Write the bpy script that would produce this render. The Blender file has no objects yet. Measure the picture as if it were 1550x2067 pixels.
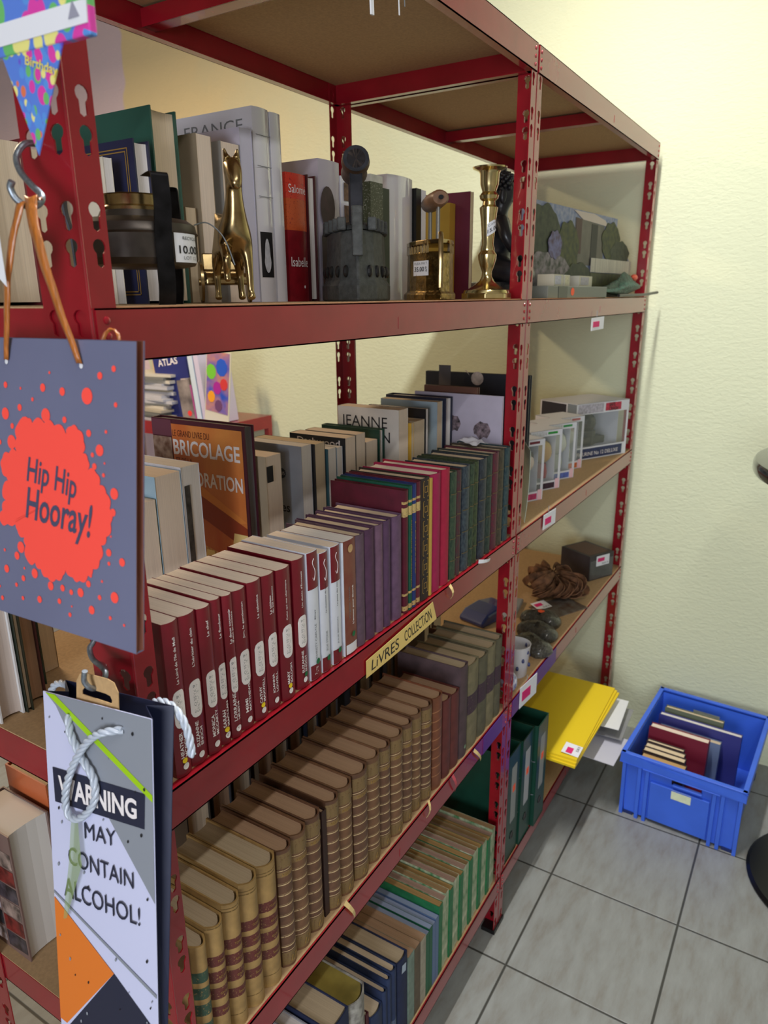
import bpy, bmesh, math, random
from mathutils import Vector, Matrix
S = bpy.context.scene
COL = S.collection
R = math.radians
random.seed(7)
# ---------------------------------------------------------------- camera
CAM = Vector((-.3999, -.532, 1.5764)); YAW, PIT, ROL = .5523, -.2916, -.009
fw = Vector((math.cos(PIT)*math.cos(YAW), math.cos(PIT)*math.sin(YAW), math.sin(PIT)))
rt = Vector((math.sin(YAW), -math.cos(YAW), 0)); up = rt.cross(fw)
rt, up = rt*math.cos(ROL)+up*math.sin(ROL), up*math.cos(ROL)-rt*math.sin(ROL)
cd = bpy.data.cameras.new('camera'); cam = bpy.data.objects.new('camera', cd); COL.objects.link(cam)
mx = Matrix((rt, up, -fw)).transposed().to_4x4(); mx.translation = CAM; cam.matrix_world = mx
cd.sensor_fit = 'HORIZONTAL'; cd.sensor_width = 36; cd.lens = 1444.7/1550*36
cd.clip_start = .02; cd.dof.use_dof = True; cd.dof.focus_distance = .95; cd.dof.aperture_fstop = 11
S.camera = cam
# ---------------------------------------------------------------- light
S.view_settings.view_transform = 'Standard'; S.view_settings.look = 'None'; S.view_settings.gamma = 1
S.view_settings.use_curve_mapping = False
S.view_settings.exposure = 0.12
wd = bpy.data.worlds.new('world'); S.world = wd; wd.use_nodes = True
wd.node_tree.nodes['Background'].inputs[0].default_value = (.8, .85, 1, 1); wd.node_tree.nodes['Background'].inputs[1].default_value = .05
def tube_light(name, loc, lx, ly, w, col=(1, .97, .9), rz=0, tilt=0):
    l = bpy.data.lights.new(name, 'AREA'); l.shape = 'RECTANGLE'; l.size = lx; l.size_y = ly; l.energy = w; l.color = col
    o = bpy.data.objects.new(name, l); COL.objects.link(o); o.location = loc; o.rotation_euler = (tilt, 0, rz); return o
tube_light('ceiling_tube_light', (.85, -.02, 2.82), 1.2, .05, 44, (1, .98, .96))
tube_light('ceiling_tube_light', (-.4, -1.0, 2.82), 1.2, .06, 13, (1, .98, .96))
fill = tube_light('cool_fill_light', (-2.9, -1.0, 1.5), 1.4, 1.2, 68, (.86, .91, 1)); fill.rotation_euler = (R(90), 0, R(-90))  # added soft cool fill, brightens the bags and faces turned to the camera
tube_light('ceiling_tube_light', (.6, 1.9, 2.6), .5, .2, 30, (1, .76, .50))
# ---------------------------------------------------------------- helpers
def lin(c): return tuple(((x/255)/12.92 if x/255 <= .04045 else ((x/255+.055)/1.055)**2.4) for x in c)+(1,)
def nn(t, typ, **kw):
    n = t.nodes.new(typ)
    for k, v in kw.items():
        if k[0] == '_': n.inputs[int(k[1:])].default_value = v
        else: setattr(n, k, v)
    return n
def pr(m): return m.node_tree.nodes['Principled BSDF']
def mat(name, c, r=.5, m=0, ns=0, na=.15, bs=0, ba=.2, bd=.001, coat=0, st=(1, 1, 1), c2=None, spec=.5, alpha=1, trans=0):
    M = bpy.data.materials.new(name); M.use_nodes = True; t = M.node_tree; p = pr(M); L = t.links.new
    p.inputs['Base Color'].default_value = lin(c); p.inputs['Roughness'].default_value = r; p.inputs['Metallic'].default_value = m
    p.inputs['Coat Weight'].default_value = coat; p.inputs['Specular IOR Level'].default_value = spec; p.inputs['Alpha'].default_value = alpha
    p.inputs['Transmission Weight'].default_value = trans
    if ns or bs:
        tc = nn(t, 'ShaderNodeTexCoord'); mp = nn(t, 'ShaderNodeMapping'); mp.inputs[3].default_value = st; L(tc.outputs['Object'], mp.inputs[0])
    if ns:
        n = nn(t, 'ShaderNodeTexNoise'); n.inputs['Scale'].default_value = ns; n.inputs['Detail'].default_value = 5; L(mp.outputs[0], n.inputs['Vector'])
        mr = nn(t, 'ShaderNodeMapRange', _1=.3, _2=.7); L(n.outputs[0], mr.inputs[0])
        a = lin(c); b = lin(c2) if c2 else tuple(x*(1-na*2) for x in a[:3])+(1,)
        a2 = a if c2 else tuple(min(1, x*(1+na)) for x in a[:3])+(1,)
        mi = nn(t, 'ShaderNodeMix', data_type='RGBA'); mi.inputs[6].default_value = b; mi.inputs[7].default_value = a2
        L(mr.outputs[0], mi.inputs[0]); L(mi.outputs[2], p.inputs['Base Color'])
    if bs:
        n2 = nn(t, 'ShaderNodeTexNoise'); n2.inputs['Scale'].default_value = bs; n2.inputs['Detail'].default_value = 4; L(mp.outputs[0], n2.inputs['Vector'])
        b_ = nn(t, 'ShaderNodeBump'); b_.inputs['Strength'].default_value = ba; b_.inputs['Distance'].default_value = bd
        L(n2.outputs[0], b_.inputs['Height']); L(b_.outputs[0], p.inputs['Normal'])
    return M
def paper(name, c, na=.05, st=(700, 5, 5)):      # cut page edges: fine leaves across the thickness
    return mat(name, c, .9, ns=1, na=na, st=st, bs=1, ba=.25, bd=.0006, spec=.2)
def banded(name, base, bands, r=.55, ymax=.006, ns=45, na=.14, bs=500):
    """leather whose spine carries printed bands: (z0, z1, colour) in metres above the foot"""
    M = mat(name, base, r, ns=ns, na=na, bs=bs, ba=.25, bd=.0006); t = M.node_tree; p = pr(M); L = t.links.new
    src = p.inputs['Base Color'].links[0].from_socket
    tc = nn(t, 'ShaderNodeTexCoord'); sp = nn(t, 'ShaderNodeSeparateXYZ'); L(tc.outputs['Object'], sp.inputs[0])
    fr = nn(t, 'ShaderNodeMath', operation='LESS_THAN', _1=ymax); L(sp.outputs[1], fr.inputs[0])
    wn = nn(t, 'ShaderNodeTexNoise'); wn.inputs['Scale'].default_value = 400; L(tc.outputs['Object'], wn.inputs['Vector'])
    wr = nn(t, 'ShaderNodeMapRange', _1=.25, _2=.42); L(wn.outputs[0], wr.inputs[0])
    for z0, z1, c in bands:
        a = nn(t, 'ShaderNodeMath', operation='GREATER_THAN', _1=z0); L(sp.outputs[2], a.inputs[0])
        b = nn(t, 'ShaderNodeMath', operation='LESS_THAN', _1=z1); L(sp.outputs[2], b.inputs[0])
        k = nn(t, 'ShaderNodeMath', operation='MULTIPLY'); L(a.outputs[0], k.inputs[0]); L(b.outputs[0], k.inputs[1])
        k2 = nn(t, 'ShaderNodeMath', operation='MULTIPLY'); L(k.outputs[0], k2.inputs[0]); L(fr.outputs[0], k2.inputs[1])
        k3 = nn(t, 'ShaderNodeMath', operation='MULTIPLY'); L(k2.outputs[0], k3.inputs[0]); L(wr.outputs[0], k3.inputs[1])
        mi = nn(t, 'ShaderNodeMix', data_type='RGBA'); mi.inputs[7].default_value = lin(c); L(src, mi.inputs[6]); L(k3.outputs[0], mi.inputs[0]); src = mi.outputs[2]
    L(src, p.inputs['Base Color']); return M
class MB:
    def __init__(s): s.v = []; s.f = []
    def add(s, vs, fs):
        o = len(s.v); s.v += [tuple(v) for v in vs]; s.f += [tuple(i+o for i in f) for f in fs]; return s
    def box(s, x0, x1, y0, y1, z0, z1, T=None):
        v = [Vector((x, y, z)) for z in (z0, z1) for y in (y0, y1) for x in (x0, x1)]
        if T: v = [T @ a for a in v]
        return s.add(v, [(0, 2, 3, 1), (4, 5, 7, 6), (0, 1, 5, 4), (2, 6, 7, 3), (0, 4, 6, 2), (1, 3, 7, 5)])
    def prism(s, poly, a0, a1, ax='z', T=None):
        n = len(poly); g = {'z': lambda p, h: (p[0], p[1], h), 'x': lambda p, h: (h, p[0], p[1]), 'y': lambda p, h: (p[0], h, p[1])}[ax]
        v = [Vector(g(p, a0)) for p in poly]+[Vector(g(p, a1)) for p in poly]
        if T: v = [T @ a for a in v]
        return s.add(v, [tuple(range(n))[::-1], tuple(range(n, 2*n))]+[(i, (i+1) % n, n+(i+1) % n, n+i) for i in range(n)])
    def lathe(s, prof, n=28, c=(0, 0, 0), T=None, sx=1, sy=1):
        v = []; f = []
        for r, z in prof: v += [Vector((c[0]+r*sx*math.cos(2*math.pi*i/n), c[1]+r*sy*math.sin(2*math.pi*i/n), c[2]+z)) for i in range(n)]
        if T: v = [T @ a for a in v]
        for k in range(len(prof)-1): f += [(k*n+i, k*n+(i+1) % n, (k+1)*n+(i+1) % n, (k+1)*n+i) for i in range(n)]
        if prof[0][0] > 1e-5: f.append(tuple(range(n))[::-1])
        if prof[-1][0] > 1e-5: f.append(tuple(range((len(prof)-1)*n, len(prof)*n)))
        return s.add(v, f)
    def ball(s, c, r, n=16, T=None):
        r = (r, r, r) if not hasattr(r, '__len__') else r
        pr_ = [(math.sin(math.pi*k/10), -math.cos(math.pi*k/10)) for k in range(11)]; v = []; f = []
        for a, b in pr_: v += [Vector((c[0]+r[0]*a*math.cos(2*math.pi*i/n), c[1]+r[1]*a*math.sin(2*math.pi*i/n), c[2]+r[2]*b)) for i in range(n)]
        if T: v = [T @ a for a in v]
        for k in range(10): f += [(k*n+i, k*n+(i+1) % n, (k+1)*n+(i+1) % n, (k+1)*n+i) for i in range(n)]
        return s.add(v, f)
    def tube(s, pts, r, n=10, flat=1, upv=None):
        pts = [Vector(p) for p in pts]; m = len(pts); rr = r if hasattr(r, '__len__') else [r]*m; v = []; f = []; N = None
        for i, p in enumerate(pts):
            t = (pts[min(i+1, m-1)]-pts[max(i-1, 0)]).normalized()
            if N is None:
                N = Vector(upv) if upv else (Vector((0, 0, 1)) if abs(t.z) < .9 else Vector((1, 0, 0)))
            N = (N-t*N.dot(t)).normalized(); B = t.cross(N)
            for k in range(n):
                a = 2*math.pi*k/n; v.append(p+N*math.cos(a)*rr[i]*flat+B*math.sin(a)*rr[i])
        for i in range(m-1): f += [(i*n+k, i*n+(k+1) % n, (i+1)*n+(k+1) % n, (i+1)*n+k) for k in range(n)]
        f += [tuple(range(n))[::-1], tuple(range((m-1)*n, m*n))]
        return s.add(v, f)
    def quad(s, *p): return s.add(p, [tuple(range(len(p)))])
    def build(s, name, m, par=None, smooth=0, loc=None, bevel=0, rot=None):
        me = bpy.data.meshes.new(name); me.from_pydata(s.v, [], s.f); me.update()
        b = bmesh.new(); b.from_mesh(me); bmesh.ops.remove_doubles(b, verts=b.verts, dist=1e-6); bmesh.ops.recalc_face_normals(b, faces=b.faces); b.to_mesh(me); b.free()
        if m: me.materials.append(m)
        o = bpy.data.objects.new(name, me); COL.objects.link(o)
        if par: o.parent = par
        if loc: o.location = loc
        if rot: o.rotation_euler = rot
        if bevel:
            q = o.modifiers.new('bevel', 'BEVEL'); q.width = bevel; q.segments = 2; q.limit_method = 'ANGLE'; q.angle_limit = R(40)
        if smooth: me.shade_smooth(); me.set_sharp_from_angle(angle=R(smooth if smooth > 1 else 38))
        return o
def thing(name, label, cat, loc=(0, 0, 0), group=None, rz=0):
    o = bpy.data.objects.new(name, None); COL.objects.link(o); o.location = loc; o.rotation_euler = (0, 0, rz); o.empty_display_size = .02
    return tag(o, label, cat, group)
def tag(o, label, cat, group=None):
    o['label'] = label; o['category'] = cat
    if group: o['group'] = group
    return o
def struct(o, label=None, cat=None):
    o['kind'] = 'structure'
    if label: o['label'] = label; o['category'] = cat
    return o
def spline(P, n=8):
    P = [Vector(p) for p in P]; o = []
    for i in range(len(P)-1):
        a, b, c, d = P[max(i-1, 0)], P[i], P[i+1], P[min(i+2, len(P)-1)]
        for k in range(n):
            t = k/n; o.append(.5*((2*b)+(c-a)*t+(2*a-5*b+4*c-d)*t*t+(3*b-a-3*c+d)*t**3))
    return o+[P[-1]]
_tx = {}
def text2d(s, bold=0, shear=0):
    """glyph outlines of the built-in font as flat faces, scaled to unit height"""
    k = (s, bold, shear)
    if k not in _tx:
        c = bpy.data.curves.new('t', 'FONT'); c.body = s; c.offset = bold; c.shear = shear; c.resolution_u = 3; c.space_line = .9
        o = bpy.data.objects.new('t', c); COL.objects.link(o); bpy.context.view_layer.update()
        me = bpy.data.meshes.new_from_object(o.evaluated_get(bpy.context.evaluated_depsgraph_get()))
        v = [(p.co.x, p.co.y) for p in me.vertices]; f = [tuple(q.vertices) for q in me.polygons]
        bpy.data.objects.remove(o); bpy.data.curves.remove(c); bpy.data.meshes.remove(me)
        x0 = min(p[0] for p in v); x1 = max(p[0] for p in v); y0 = min(p[1] for p in v); y1 = max(p[1] for p in v)
        _tx[k] = ([((x-x0)/(x1-x0), (y-y0)/(y1-y0)) for x, y in v], f, (x1-x0)/(y1-y0))
    return _tx[k]
def text(mb, s, fn, bold=0, shear=0):            # fn maps (0..1, 0..1) across the line to a point in space
    v, f, a = text2d(s, bold, shear); mb.add([fn(x, y) for x, y in v], f); return mb
# ---------------------------------------------------------------- materials
RED = mat('red_enamel_steel', (146, 20, 34), .26, ns=14, na=.08, coat=.4)
REDS = mat('red_enamel_stamped', (140, 24, 36), .3, coat=.3)
BOARD = mat('raw_fibreboard', (180, 148, 108), .8, ns=220, na=.07, bs=600, ba=.1)
BLACK = mat('black_plastic', (14, 14, 15), .35)
WHITE = mat('white_card', (226, 228, 234), .55)
PAGE = paper('page_edges_cream', (236, 220, 203))
PAGEW = paper('page_edges_white', (226, 222, 218))
PAGEY = paper('page_edges_yellowed', (214, 196, 168))
PAGEB = paper('page_edges_browned', (176, 144, 116), .06)
PAGET = paper('page_edges_dusty', (186, 168, 140), .06)
INKW = mat('white_ink', (238, 232, 232), .6)
INKK = mat('black_ink', (22, 22, 26), .6)
INKG = mat('grey_ink', (120, 124, 128), .6)
GOLD = mat('gold_foil', (188, 150, 78), .4, .6)
KRAFT = mat('kraft_card', (196, 160, 112), .75, ns=200, na=.06)
GREEN_DOT = mat('green_sticker', (22, 108, 62), .6)
YELLOW_DOT = mat('yellow_sticker', (246, 214, 30), .6)
ORANGE_DOT = mat('orange_sticker', (255, 96, 48), .6)
PINK = mat('pink_print', (214, 30, 110), .6)
STEEL = mat('galvanised_steel', (150, 160, 170), .42, .85, ns=300, na=.15)
BRASS = mat('polished_brass', (186, 164, 118), .25, 1, ns=60, c2=(140, 118, 82))
BRASSY = mat('yellow_brass', (224, 206, 150), .2, 1, ns=50, na=.12)
IRON = mat('cast_iron', (72, 75, 74), .62, .2, ns=120, na=.2, bs=420, ba=.6, bd=.0012)
GUN = mat('blackened_metal', (38, 38, 42), .38, .75, ns=60, na=.3)
Z4, Z3, Z2, Z1 = 1.571, 1.078, .657, .163
# ================================================================= setting
XW = 2.11
def wall_mat():
    M = mat('pale_yellow_roughcast', (233, 232, 196), .85, spec=.2); t = M.node_tree; p = pr(M); L = t.links.new
    g = nn(t, 'ShaderNodeNewGeometry'); sp = nn(t, 'ShaderNodeSeparateXYZ'); L(g.outputs['Position'], sp.inputs[0])
    n = nn(t, 'ShaderNodeTexNoise'); n.inputs['Scale'].default_value = 7; n.inputs['Detail'].default_value = 5; L(g.outputs['Position'], n.inputs['Vector'])
    def mixc(src, fac, c):
        m = nn(t, 'ShaderNodeMix', data_type='RGBA'); m.inputs[7].default_value = lin(c); L(src, m.inputs[6]); L(fac, m.inputs[0]); return m.outputs[2]
    base = nn(t, 'ShaderNodeRGB'); base.outputs[0].default_value = lin((210, 215, 184))
    # warm lamp glow mixed into the colour high along the wall; bare lilac plaster past a ragged edge
    a = nn(t, 'ShaderNodeMath', operation='MULTIPLY_ADD', _1=.5); L(n.outputs[0], a.inputs[0]); L(sp.outputs[1], a.inputs[2])
    r1 = nn(t, 'ShaderNodeMapRange', _1=1.2, _2=2.2); L(a.outputs[0], r1.inputs[0])
    r3 = nn(t, 'ShaderNodeMapRange', _1=1.5, _2=1.9); L(sp.outputs[2], r3.inputs[0])
    q = nn(t, 'ShaderNodeMath', operation='MULTIPLY'); L(r1.outputs[0], q.inputs[0]); L(r3.outputs[0], q.inputs[1])
    c1 = mixc(base.outputs[0], q.outputs[0], (236, 216, 166))
    n3 = nn(t, 'ShaderNodeTexNoise'); n3.inputs['Scale'].default_value = 4; L(g.outputs['Position'], n3.inputs['Vector'])
    a2 = nn(t, 'ShaderNodeMath', operation='MULTIPLY_ADD', _1=.22); L(n3.outputs[0], a2.inputs[0]); L(sp.outputs[1], a2.inputs[2])
    r2 = nn(t, 'ShaderNodeMapRange', _1=2.50, _2=2.515); L(a2.outputs[0], r2.inputs[0])
    c2 = mixc(c1, r2.outputs[0], (226, 208, 214)); L(c2, p.inputs['Base Color'])
    n2 = nn(t, 'ShaderNodeTexNoise'); n2.inputs['Scale'].default_value = 105; n2.inputs['Detail'].default_value = 3; n2.inputs['Distortion'].default_value = .6
    mp = nn(t, 'ShaderNodeMapping'); mp.inputs[3].default_value = (1, .55, 1.2); L(g.outputs['Position'], mp.inputs[0]); L(mp.outputs[0], n2.inputs['Vector'])
    b = nn(t, 'ShaderNodeBump'); b.inputs['Strength'].default_value = .5; b.inputs['Distance'].default_value = .004; L(n2.outputs[0], b.inputs['Height']); L(b.outputs[0], p.inputs['Normal'])
    return M
def floor_mat():
    M = mat('grey_stone_tiles', (150, 150, 143), .35, spec=.4); t = M.node_tree; p = pr(M); L = t.links.new
    g = nn(t, 'ShaderNodeNewGeometry'); sp = nn(t, 'ShaderNodeSeparateXYZ'); L(g.outputs['Position'], sp.inputs[0])
    T = .3393; ds = []
    for k, off in ((0, .9151), (1, -.0618)):
        a = nn(t, 'ShaderNodeMath', operation='SUBTRACT', _1=off-T*40); L(sp.outputs[k], a.inputs[0])
        m = nn(t, 'ShaderNodeMath', operation='MODULO', _1=T); L(a.outputs[0], m.inputs[0])
        c = nn(t, 'ShaderNodeMath', operation='SUBTRACT', _1=T/2); L(m.outputs[0], c.inputs[0])
        d = nn(t, 'ShaderNodeMath', operation='ABSOLUTE'); L(c.outputs[0], d.inputs[0]); ds.append(d)
    mxn = nn(t, 'ShaderNodeMath', operation='MAXIMUM'); L(ds[0].outputs[0], mxn.inputs[0]); L(ds[1].outputs[0], mxn.inputs[1])
    gr = nn(t, 'ShaderNodeMapRange', _1=T/2-.0035, _2=T/2-.0018); L(mxn.outputs[0], gr.inputs[0])
    mp = nn(t, 'ShaderNodeMapping'); mp.inputs[2].default_value = (0, 0, R(35)); mp.inputs[3].default_value = (1, 3.5, 1); L(g.outputs['Position'], mp.inputs[0])
    n = nn(t, 'ShaderNodeTexNoise'); n.inputs['Scale'].default_value = 9; n.inputs['Detail'].default_value = 8; n.inputs['Roughness'].default_value = .65; L(mp.outputs[0], n.inputs['Vector'])
    cr = nn(t, 'ShaderNodeValToRGB'); L(n.outputs[0], cr.inputs[0]); e = cr.color_ramp.elements
    e[0].position = .3; e[0].color = lin((126, 123, 116)); e[1].position = .7; e[1].color = lin((146, 149, 146)); k = e.new(.5); k.color = lin((137, 139, 135))
    mi = nn(t, 'ShaderNodeMix', data_type='RGBA'); mi.inputs[7].default_value = lin((62, 62, 58)); L(cr.outputs[0], mi.inputs[6]); L(gr.outputs[0], mi.inputs[0]); L(mi.outputs[2], p.inputs['Base Color'])
    iv = nn(t, 'ShaderNodeMath', operation='SUBTRACT', _0=1); L(gr.outputs[0], iv.inputs[1])
    b = nn(t, 'ShaderNodeBump'); b.inputs['Strength'].default_value = .5; b.inputs['Distance'].default_value = .002; L(iv.outputs[0], b.inputs['Height']); L(b.outputs[0], p.inputs['Normal'])
    return M
PLAST = mat('plaster', (176, 168, 156), .9)
x0, x1, y0, y1, zc = -3.0, XW, -3.2, 3.4, 2.9
struct(MB().box(x0, x1, y0, y1, -.1, 0).build('floor', floor_mat()))
struct(MB().box(x0, x1, y0, y1, zc, zc+.1).build('ceiling', PLAST))
struct(MB().box(x1, x1+.1, y0-.1, y1+.1, -.1, zc+.1).build('wall_right', wall_mat()))
struct(MB().box(x0-.1, x0, y0-.1, y1+.1, -.1, zc+.1).build('wall_left', PLAST))
struct(MB().box(x0, x1, y1, y1+.1, -.1, zc+.1).build('wall_back', PLAST))
struct(MB().box(x0, x1, y0-.1, y0, -.1, zc+.1).build('wall_front', PLAST))
# ================================================================= shelving units
PZ = [1.728-.0848*k for k in range(-3, 21)]          # pairs of keyholes up each post
def slot(c, u0, u1, w0, w1, kx=1.1):                           # ring of quads between a cell and a keyhole through it
    """cell (u0..u1) x (w0..w1) with a keyhole centred on c -> (outer loop, inner loop)"""
    n = 20; out = []; inn = []; angs = sorted([2*math.pi*i/n for i in range(n)]+[math.atan2(b-c[1], a-c[0]) % (2*math.pi) for a in (u0, u1) for b in (w0, w1)])
    for a in angs:
        dx, dy = math.cos(a), math.sin(a)
        k = min([((u1 if dx > 0 else u0)-c[0])/dx if abs(dx) > 1e-9 else 9, ((w1 if dy > 0 else w0)-c[1])/dy if abs(dy) > 1e-9 else 9])
        out.append((c[0]+dx*k, c[1]+dy*k))
        hr, hc = .0052, .0032                          # round head
        bq = -dy*hc; cq = hc*hc-hr*hr; r1 = -bq+math.sqrt(max(0, bq*bq-cq))
        r2 = 0
        if dy < 0: r2 = min(.0108/-dy, .0029/abs(dx) if abs(dx) > 1e-9 else 9)
        inn.append((c[0]+dx*max(r1, r2)*kx, c[1]+dy*max(r1, r2)*1.2))
    return out, inn
def post_mesh(xc, yc, sx, sy, H, wide=False):
    mb = MB(); W1, W2, t = .0265, .063 if wide else .036, .0016
    def flange(width, cols, place):
        us = [0]+[(cols[i]+cols[i+1])/2 for i in range(len(cols)-1)]+[width]
        for ci, cu in enumerate(cols):
            z = 0
            for pz in sorted(PZ):
                for zc_ in (pz-.0285, pz):
                    if zc_ < .02 or zc_ > H-.02: continue
                    lo, hi = zc_-.0142, zc_+.0142
                    if z < lo: add(us[ci], us[ci+1], z, lo, place)
                    o, i = slot((cu, zc_), us[ci], us[ci+1], lo, hi, 1.65 if wide and width > .05 else 1.2); m = len(o)
                    for side in (0, t):
                        mb.add([place(a, b, side) for a, b in o]+[place(a, b, side) for a, b in i], [(k, (k+1) % m, m+(k+1) % m, m+k) for k in range(m)])
                    mb.add([place(a, b, 0) for a, b in i]+[place(a, b, t) for a, b in i], [(k, (k+1) % m, m+(k+1) % m, m+k) for k in range(m)])
                    z = hi
            add(us[ci], us[ci+1], z, H, place)
        for u in (0, width): mb.add([place(u, 0, 0), place(u, H, 0), place(u, H, t), place(u, 0, t)], [(0, 1, 2, 3)])
    def add(a, b, z0, z1, place):
        if z1-z0 < 1e-5: return
        for side in (0, t): mb.add([place(a, z0, side), place(b, z0, side), place(b, z1, side), place(a, z1, side)], [(0, 1, 2, 3)])
    flange(W1, [.0165], lambda u, z, k: (xc+sx*u, yc+sy*k, z))
    flange(W2, [.0145, .0475] if wide else [.0175], lambda u, z, k: (xc+sx*k, yc+sy*u, z))
    mb.tube([(xc+sx*.0008, yc+sy*.0008, 0), (xc+sx*.0008, yc+sy*.0008, H)], .0012, 8)   # rolled corner
    return mb
HT, BH, DEP = 2.012, .046, .447
def beam_x(mb, xa, xb, yf, s, zt, bh=BH):              # C-section rail along x; s = direction of its lip
    mb.box(xa, xb, min(yf, yf+s*.0016), max(yf, yf+s*.0016), zt-bh, zt)
    mb.box(xa, xb, min(yf, yf+s*.016), max(yf, yf+s*.016), zt-bh, zt-bh+.0016)
    mb.box(xa, xb, min(yf, yf+s*.010), max(yf, yf+s*.010), zt-.0015, zt)
def beam_y(mb, xp, s, ya, yb, zt, bh=BH):
    mb.box(min(xp, xp+s*.0016), max(xp, xp+s*.0016), ya, yb, zt-bh, zt)
    mb.box(min(xp, xp+s*.015), max(xp, xp+s*.015), ya, yb, zt-bh, zt-bh+.0016)
def unit(label, xa, xb, tops, top):
    U = thing('shelving_unit', label, 'shelf', (0, 0, 0))
    for (x, y, sx, sy) in ((xa, 0, 1, 1), (xb, 0, -1, 1), (xa, DEP, 1, -1), (xb, DEP, -1, -1)):
        p = post_mesh(x, y, sx, sy, HT, x == 0).build('post', RED, U)
        MB().prism([(x-sx*.002, y-sy*.004), (x+sx*.03, y-sy*.004), (x+sx*.03, y+sy*(.066 if x == 0 else .033)), (x-sx*.002, y+sy*(.066 if x == 0 else .033))], 0.0, .012).build('foot', BLACK, p)
    for z in tops+[top]:
        for yf, s in ((-.0018, 1), (DEP+.0018, -1)):
            mb = MB(); beam_x(mb, xa+.004, xb-.004, yf, s, z)
            for xr in (xa+.014, xb-.014):              # stamped clips at both ends
                for k in (.010, .023, .036):
                    mb.lathe([(.0034, 0), (.0030, .0012), (.0012, .0019), (0, .002)], 10, T=Matrix.Translation((xr, yf, z-k)) @ Matrix.Rotation(R(90)*(1 if s > 0 else -1), 4, 'X'))
            mb.box((xa+xb)/2-.0012, (xa+xb)/2+.0012, min(yf, yf-s*.0006), max(yf, yf-s*.0006), z-.036, z-.020)
            mb.build('long_rail', RED, U)
        for xp, s in ((xa+.0022, 1), (xb-.0022, -1)):
            mb = MB(); beam_y(mb, xp, s, .004, DEP-.004, z); mb.build('end_rail', RED, U)
        mb = MB(); xm = (xa+xb)/2; mb.box(xm-.013, xm+.013, .0, DEP, z-.034, z-.0325); 
        for k in (-1, 1): mb.box(xm+k*.013-.0008, xm+k*.013+.0008, .0, DEP, z-.034, z-.009)
        mb.build('cross_brace', RED, U)
        MB().box(xa+.003, xb-.003, .0085 if abs(z-Z3) < .01 and xa == 0 else .002, DEP-.002, z-.006, z+.0015).build('shelf_board', BOARD, U)
    return U
XS, XE = 1.010, 2.064
unit('long red boltless shelving unit filled with books, nearer the camera', 0, XS-.001, [Z4-.0015, Z3-.0015, Z2-.0015, Z1-.0015], HT)
unit('red boltless shelving unit against the yellow wall holding boxes and folders', XS+.001, XE, [Z4-.0015, Z3-.0015, Z2-.0015, Z1-.0015], HT)
# ================================================================= books
def book(label, x0, x1, zt, d, mc, mp, y=.005, z0=Z3, hard=False, b=0.0, flip=False, grp=None, name='book', rot=None, e=None, cat='book'):
    """upright book between x0 and x1; spine at y, or with flip the fore-edge at y and the spine at y+d"""
    w = x1-x0-.0006; h = zt-z0; t = .0022 if hard else .0005
    if w < .012 and hard: t = .0014
    U = thing(name, label, cat, ((x0+x1)/2, y, z0+.0002), grp)
    if rot: U.rotation_euler = rot
    n = 8 if b else 2
    def Y(v): return d-v if flip else v
    prof = [(-w/2, d)]+[(-w/2+w*k/n, b*(2*k/n-1)**2) for k in range(n+1)]+[(w/2, d)]
    wi = w-2*t
    inner = [(-wi/2, d)]+[(-wi/2+wi*k/n, t+b*(2*k/n-1)**2) for k in range(n+1)]+[(wi/2, d)]
    poly = prof+inner[::-1]
    mb = MB(); m = len(prof)
    P = [(a, Y(c)) for a, c in prof]; Q = [(a, Y(c)) for a, c in inner]
    for z in (0, h): mb.add([(a, c, z) for a, c in P]+[(a, c, z) for a, c in Q], [(i, i+1, m+i+1, m+i) for i in range(m-1)])
    for L in (P, Q): mb.add([(a, c, 0) for a, c in L]+[(a, c, h) for a, c in L], [(i, i+1, m+i+1, m+i) for i in range(m-1)])
    for i in (0, m-1): mb.add([(*P[i], 0), (*P[i], h), (*Q[i], h), (*Q[i], 0)], [(0, 1, 2, 3)])
    mb.build('cover', mc, U, smooth=30)
    ee = (.0032 if hard else .0004) if e is None else e
    pw = wi-.0002; fe = d-(.004 if hard else .0006)
    pg = [(-pw/2, fe)]+[(-pw/2+pw*k/n, t+.0006+(.003 if hard else 0)+b*(2*k/n-1)**2) for k in range(n+1)]+[(pw/2, fe)]
    if hard and w > .014: pg += [(pw*.25, fe-.0022), (0, fe-.003), (-pw*.25, fe-.0022)]
    MB().prism([(a, Y(c)) for a, c in pg], ee, h-ee).build('page_block', mp, U)
    U['_w'] = w; U['_h'] = h; U['_b'] = b; U['_d'] = d
    return U
def spine_y(U, x): return U['_b']*(2*x/U['_w'])**2-.0004
def spine_text(U, s, z0, z1, x0, x1, m, bold=.01, down=False, shear=0, name='lettering'):
    """line of type running up the spine between heights z0 and z1"""
    mb = MB()
    if down: text(mb, s, lambda u, v: (x0+(x1-x0)*v, spine_y(U, x0+(x1-x0)*v), z1+(z0-z1)*u), bold, shear)
    else: text(mb, s, lambda u, v: (x1+(x0-x1)*v, spine_y(U, x1+(x0-x1)*v), z0+(z1-z0)*u), bold, shear)
    return mb.build(name, m, U)
def spine_patch(U, x0, x1, z0, z1, m, rad=0, name='spine_label', lift=.0003):
    mb = MB(); n = 10; pts = []
    for k in range(n+1):
        x = x0+(x1-x0)*k/n; r = 0
        if rad:
            ed = min(x-x0, x1-x)
            if ed < rad: r = rad-math.sqrt(max(0, rad*rad-(rad-ed)**2))
        pts += [(x, spine_y(U, x)-lift+.0003, z0+r), (x, spine_y(U, x)-lift+.0003, z1-r)]
    mb.add(pts, [(2*k, 2*k+2, 2*k+3, 2*k+1) for k in range(n)]); return mb.build(name, m, U)
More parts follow.
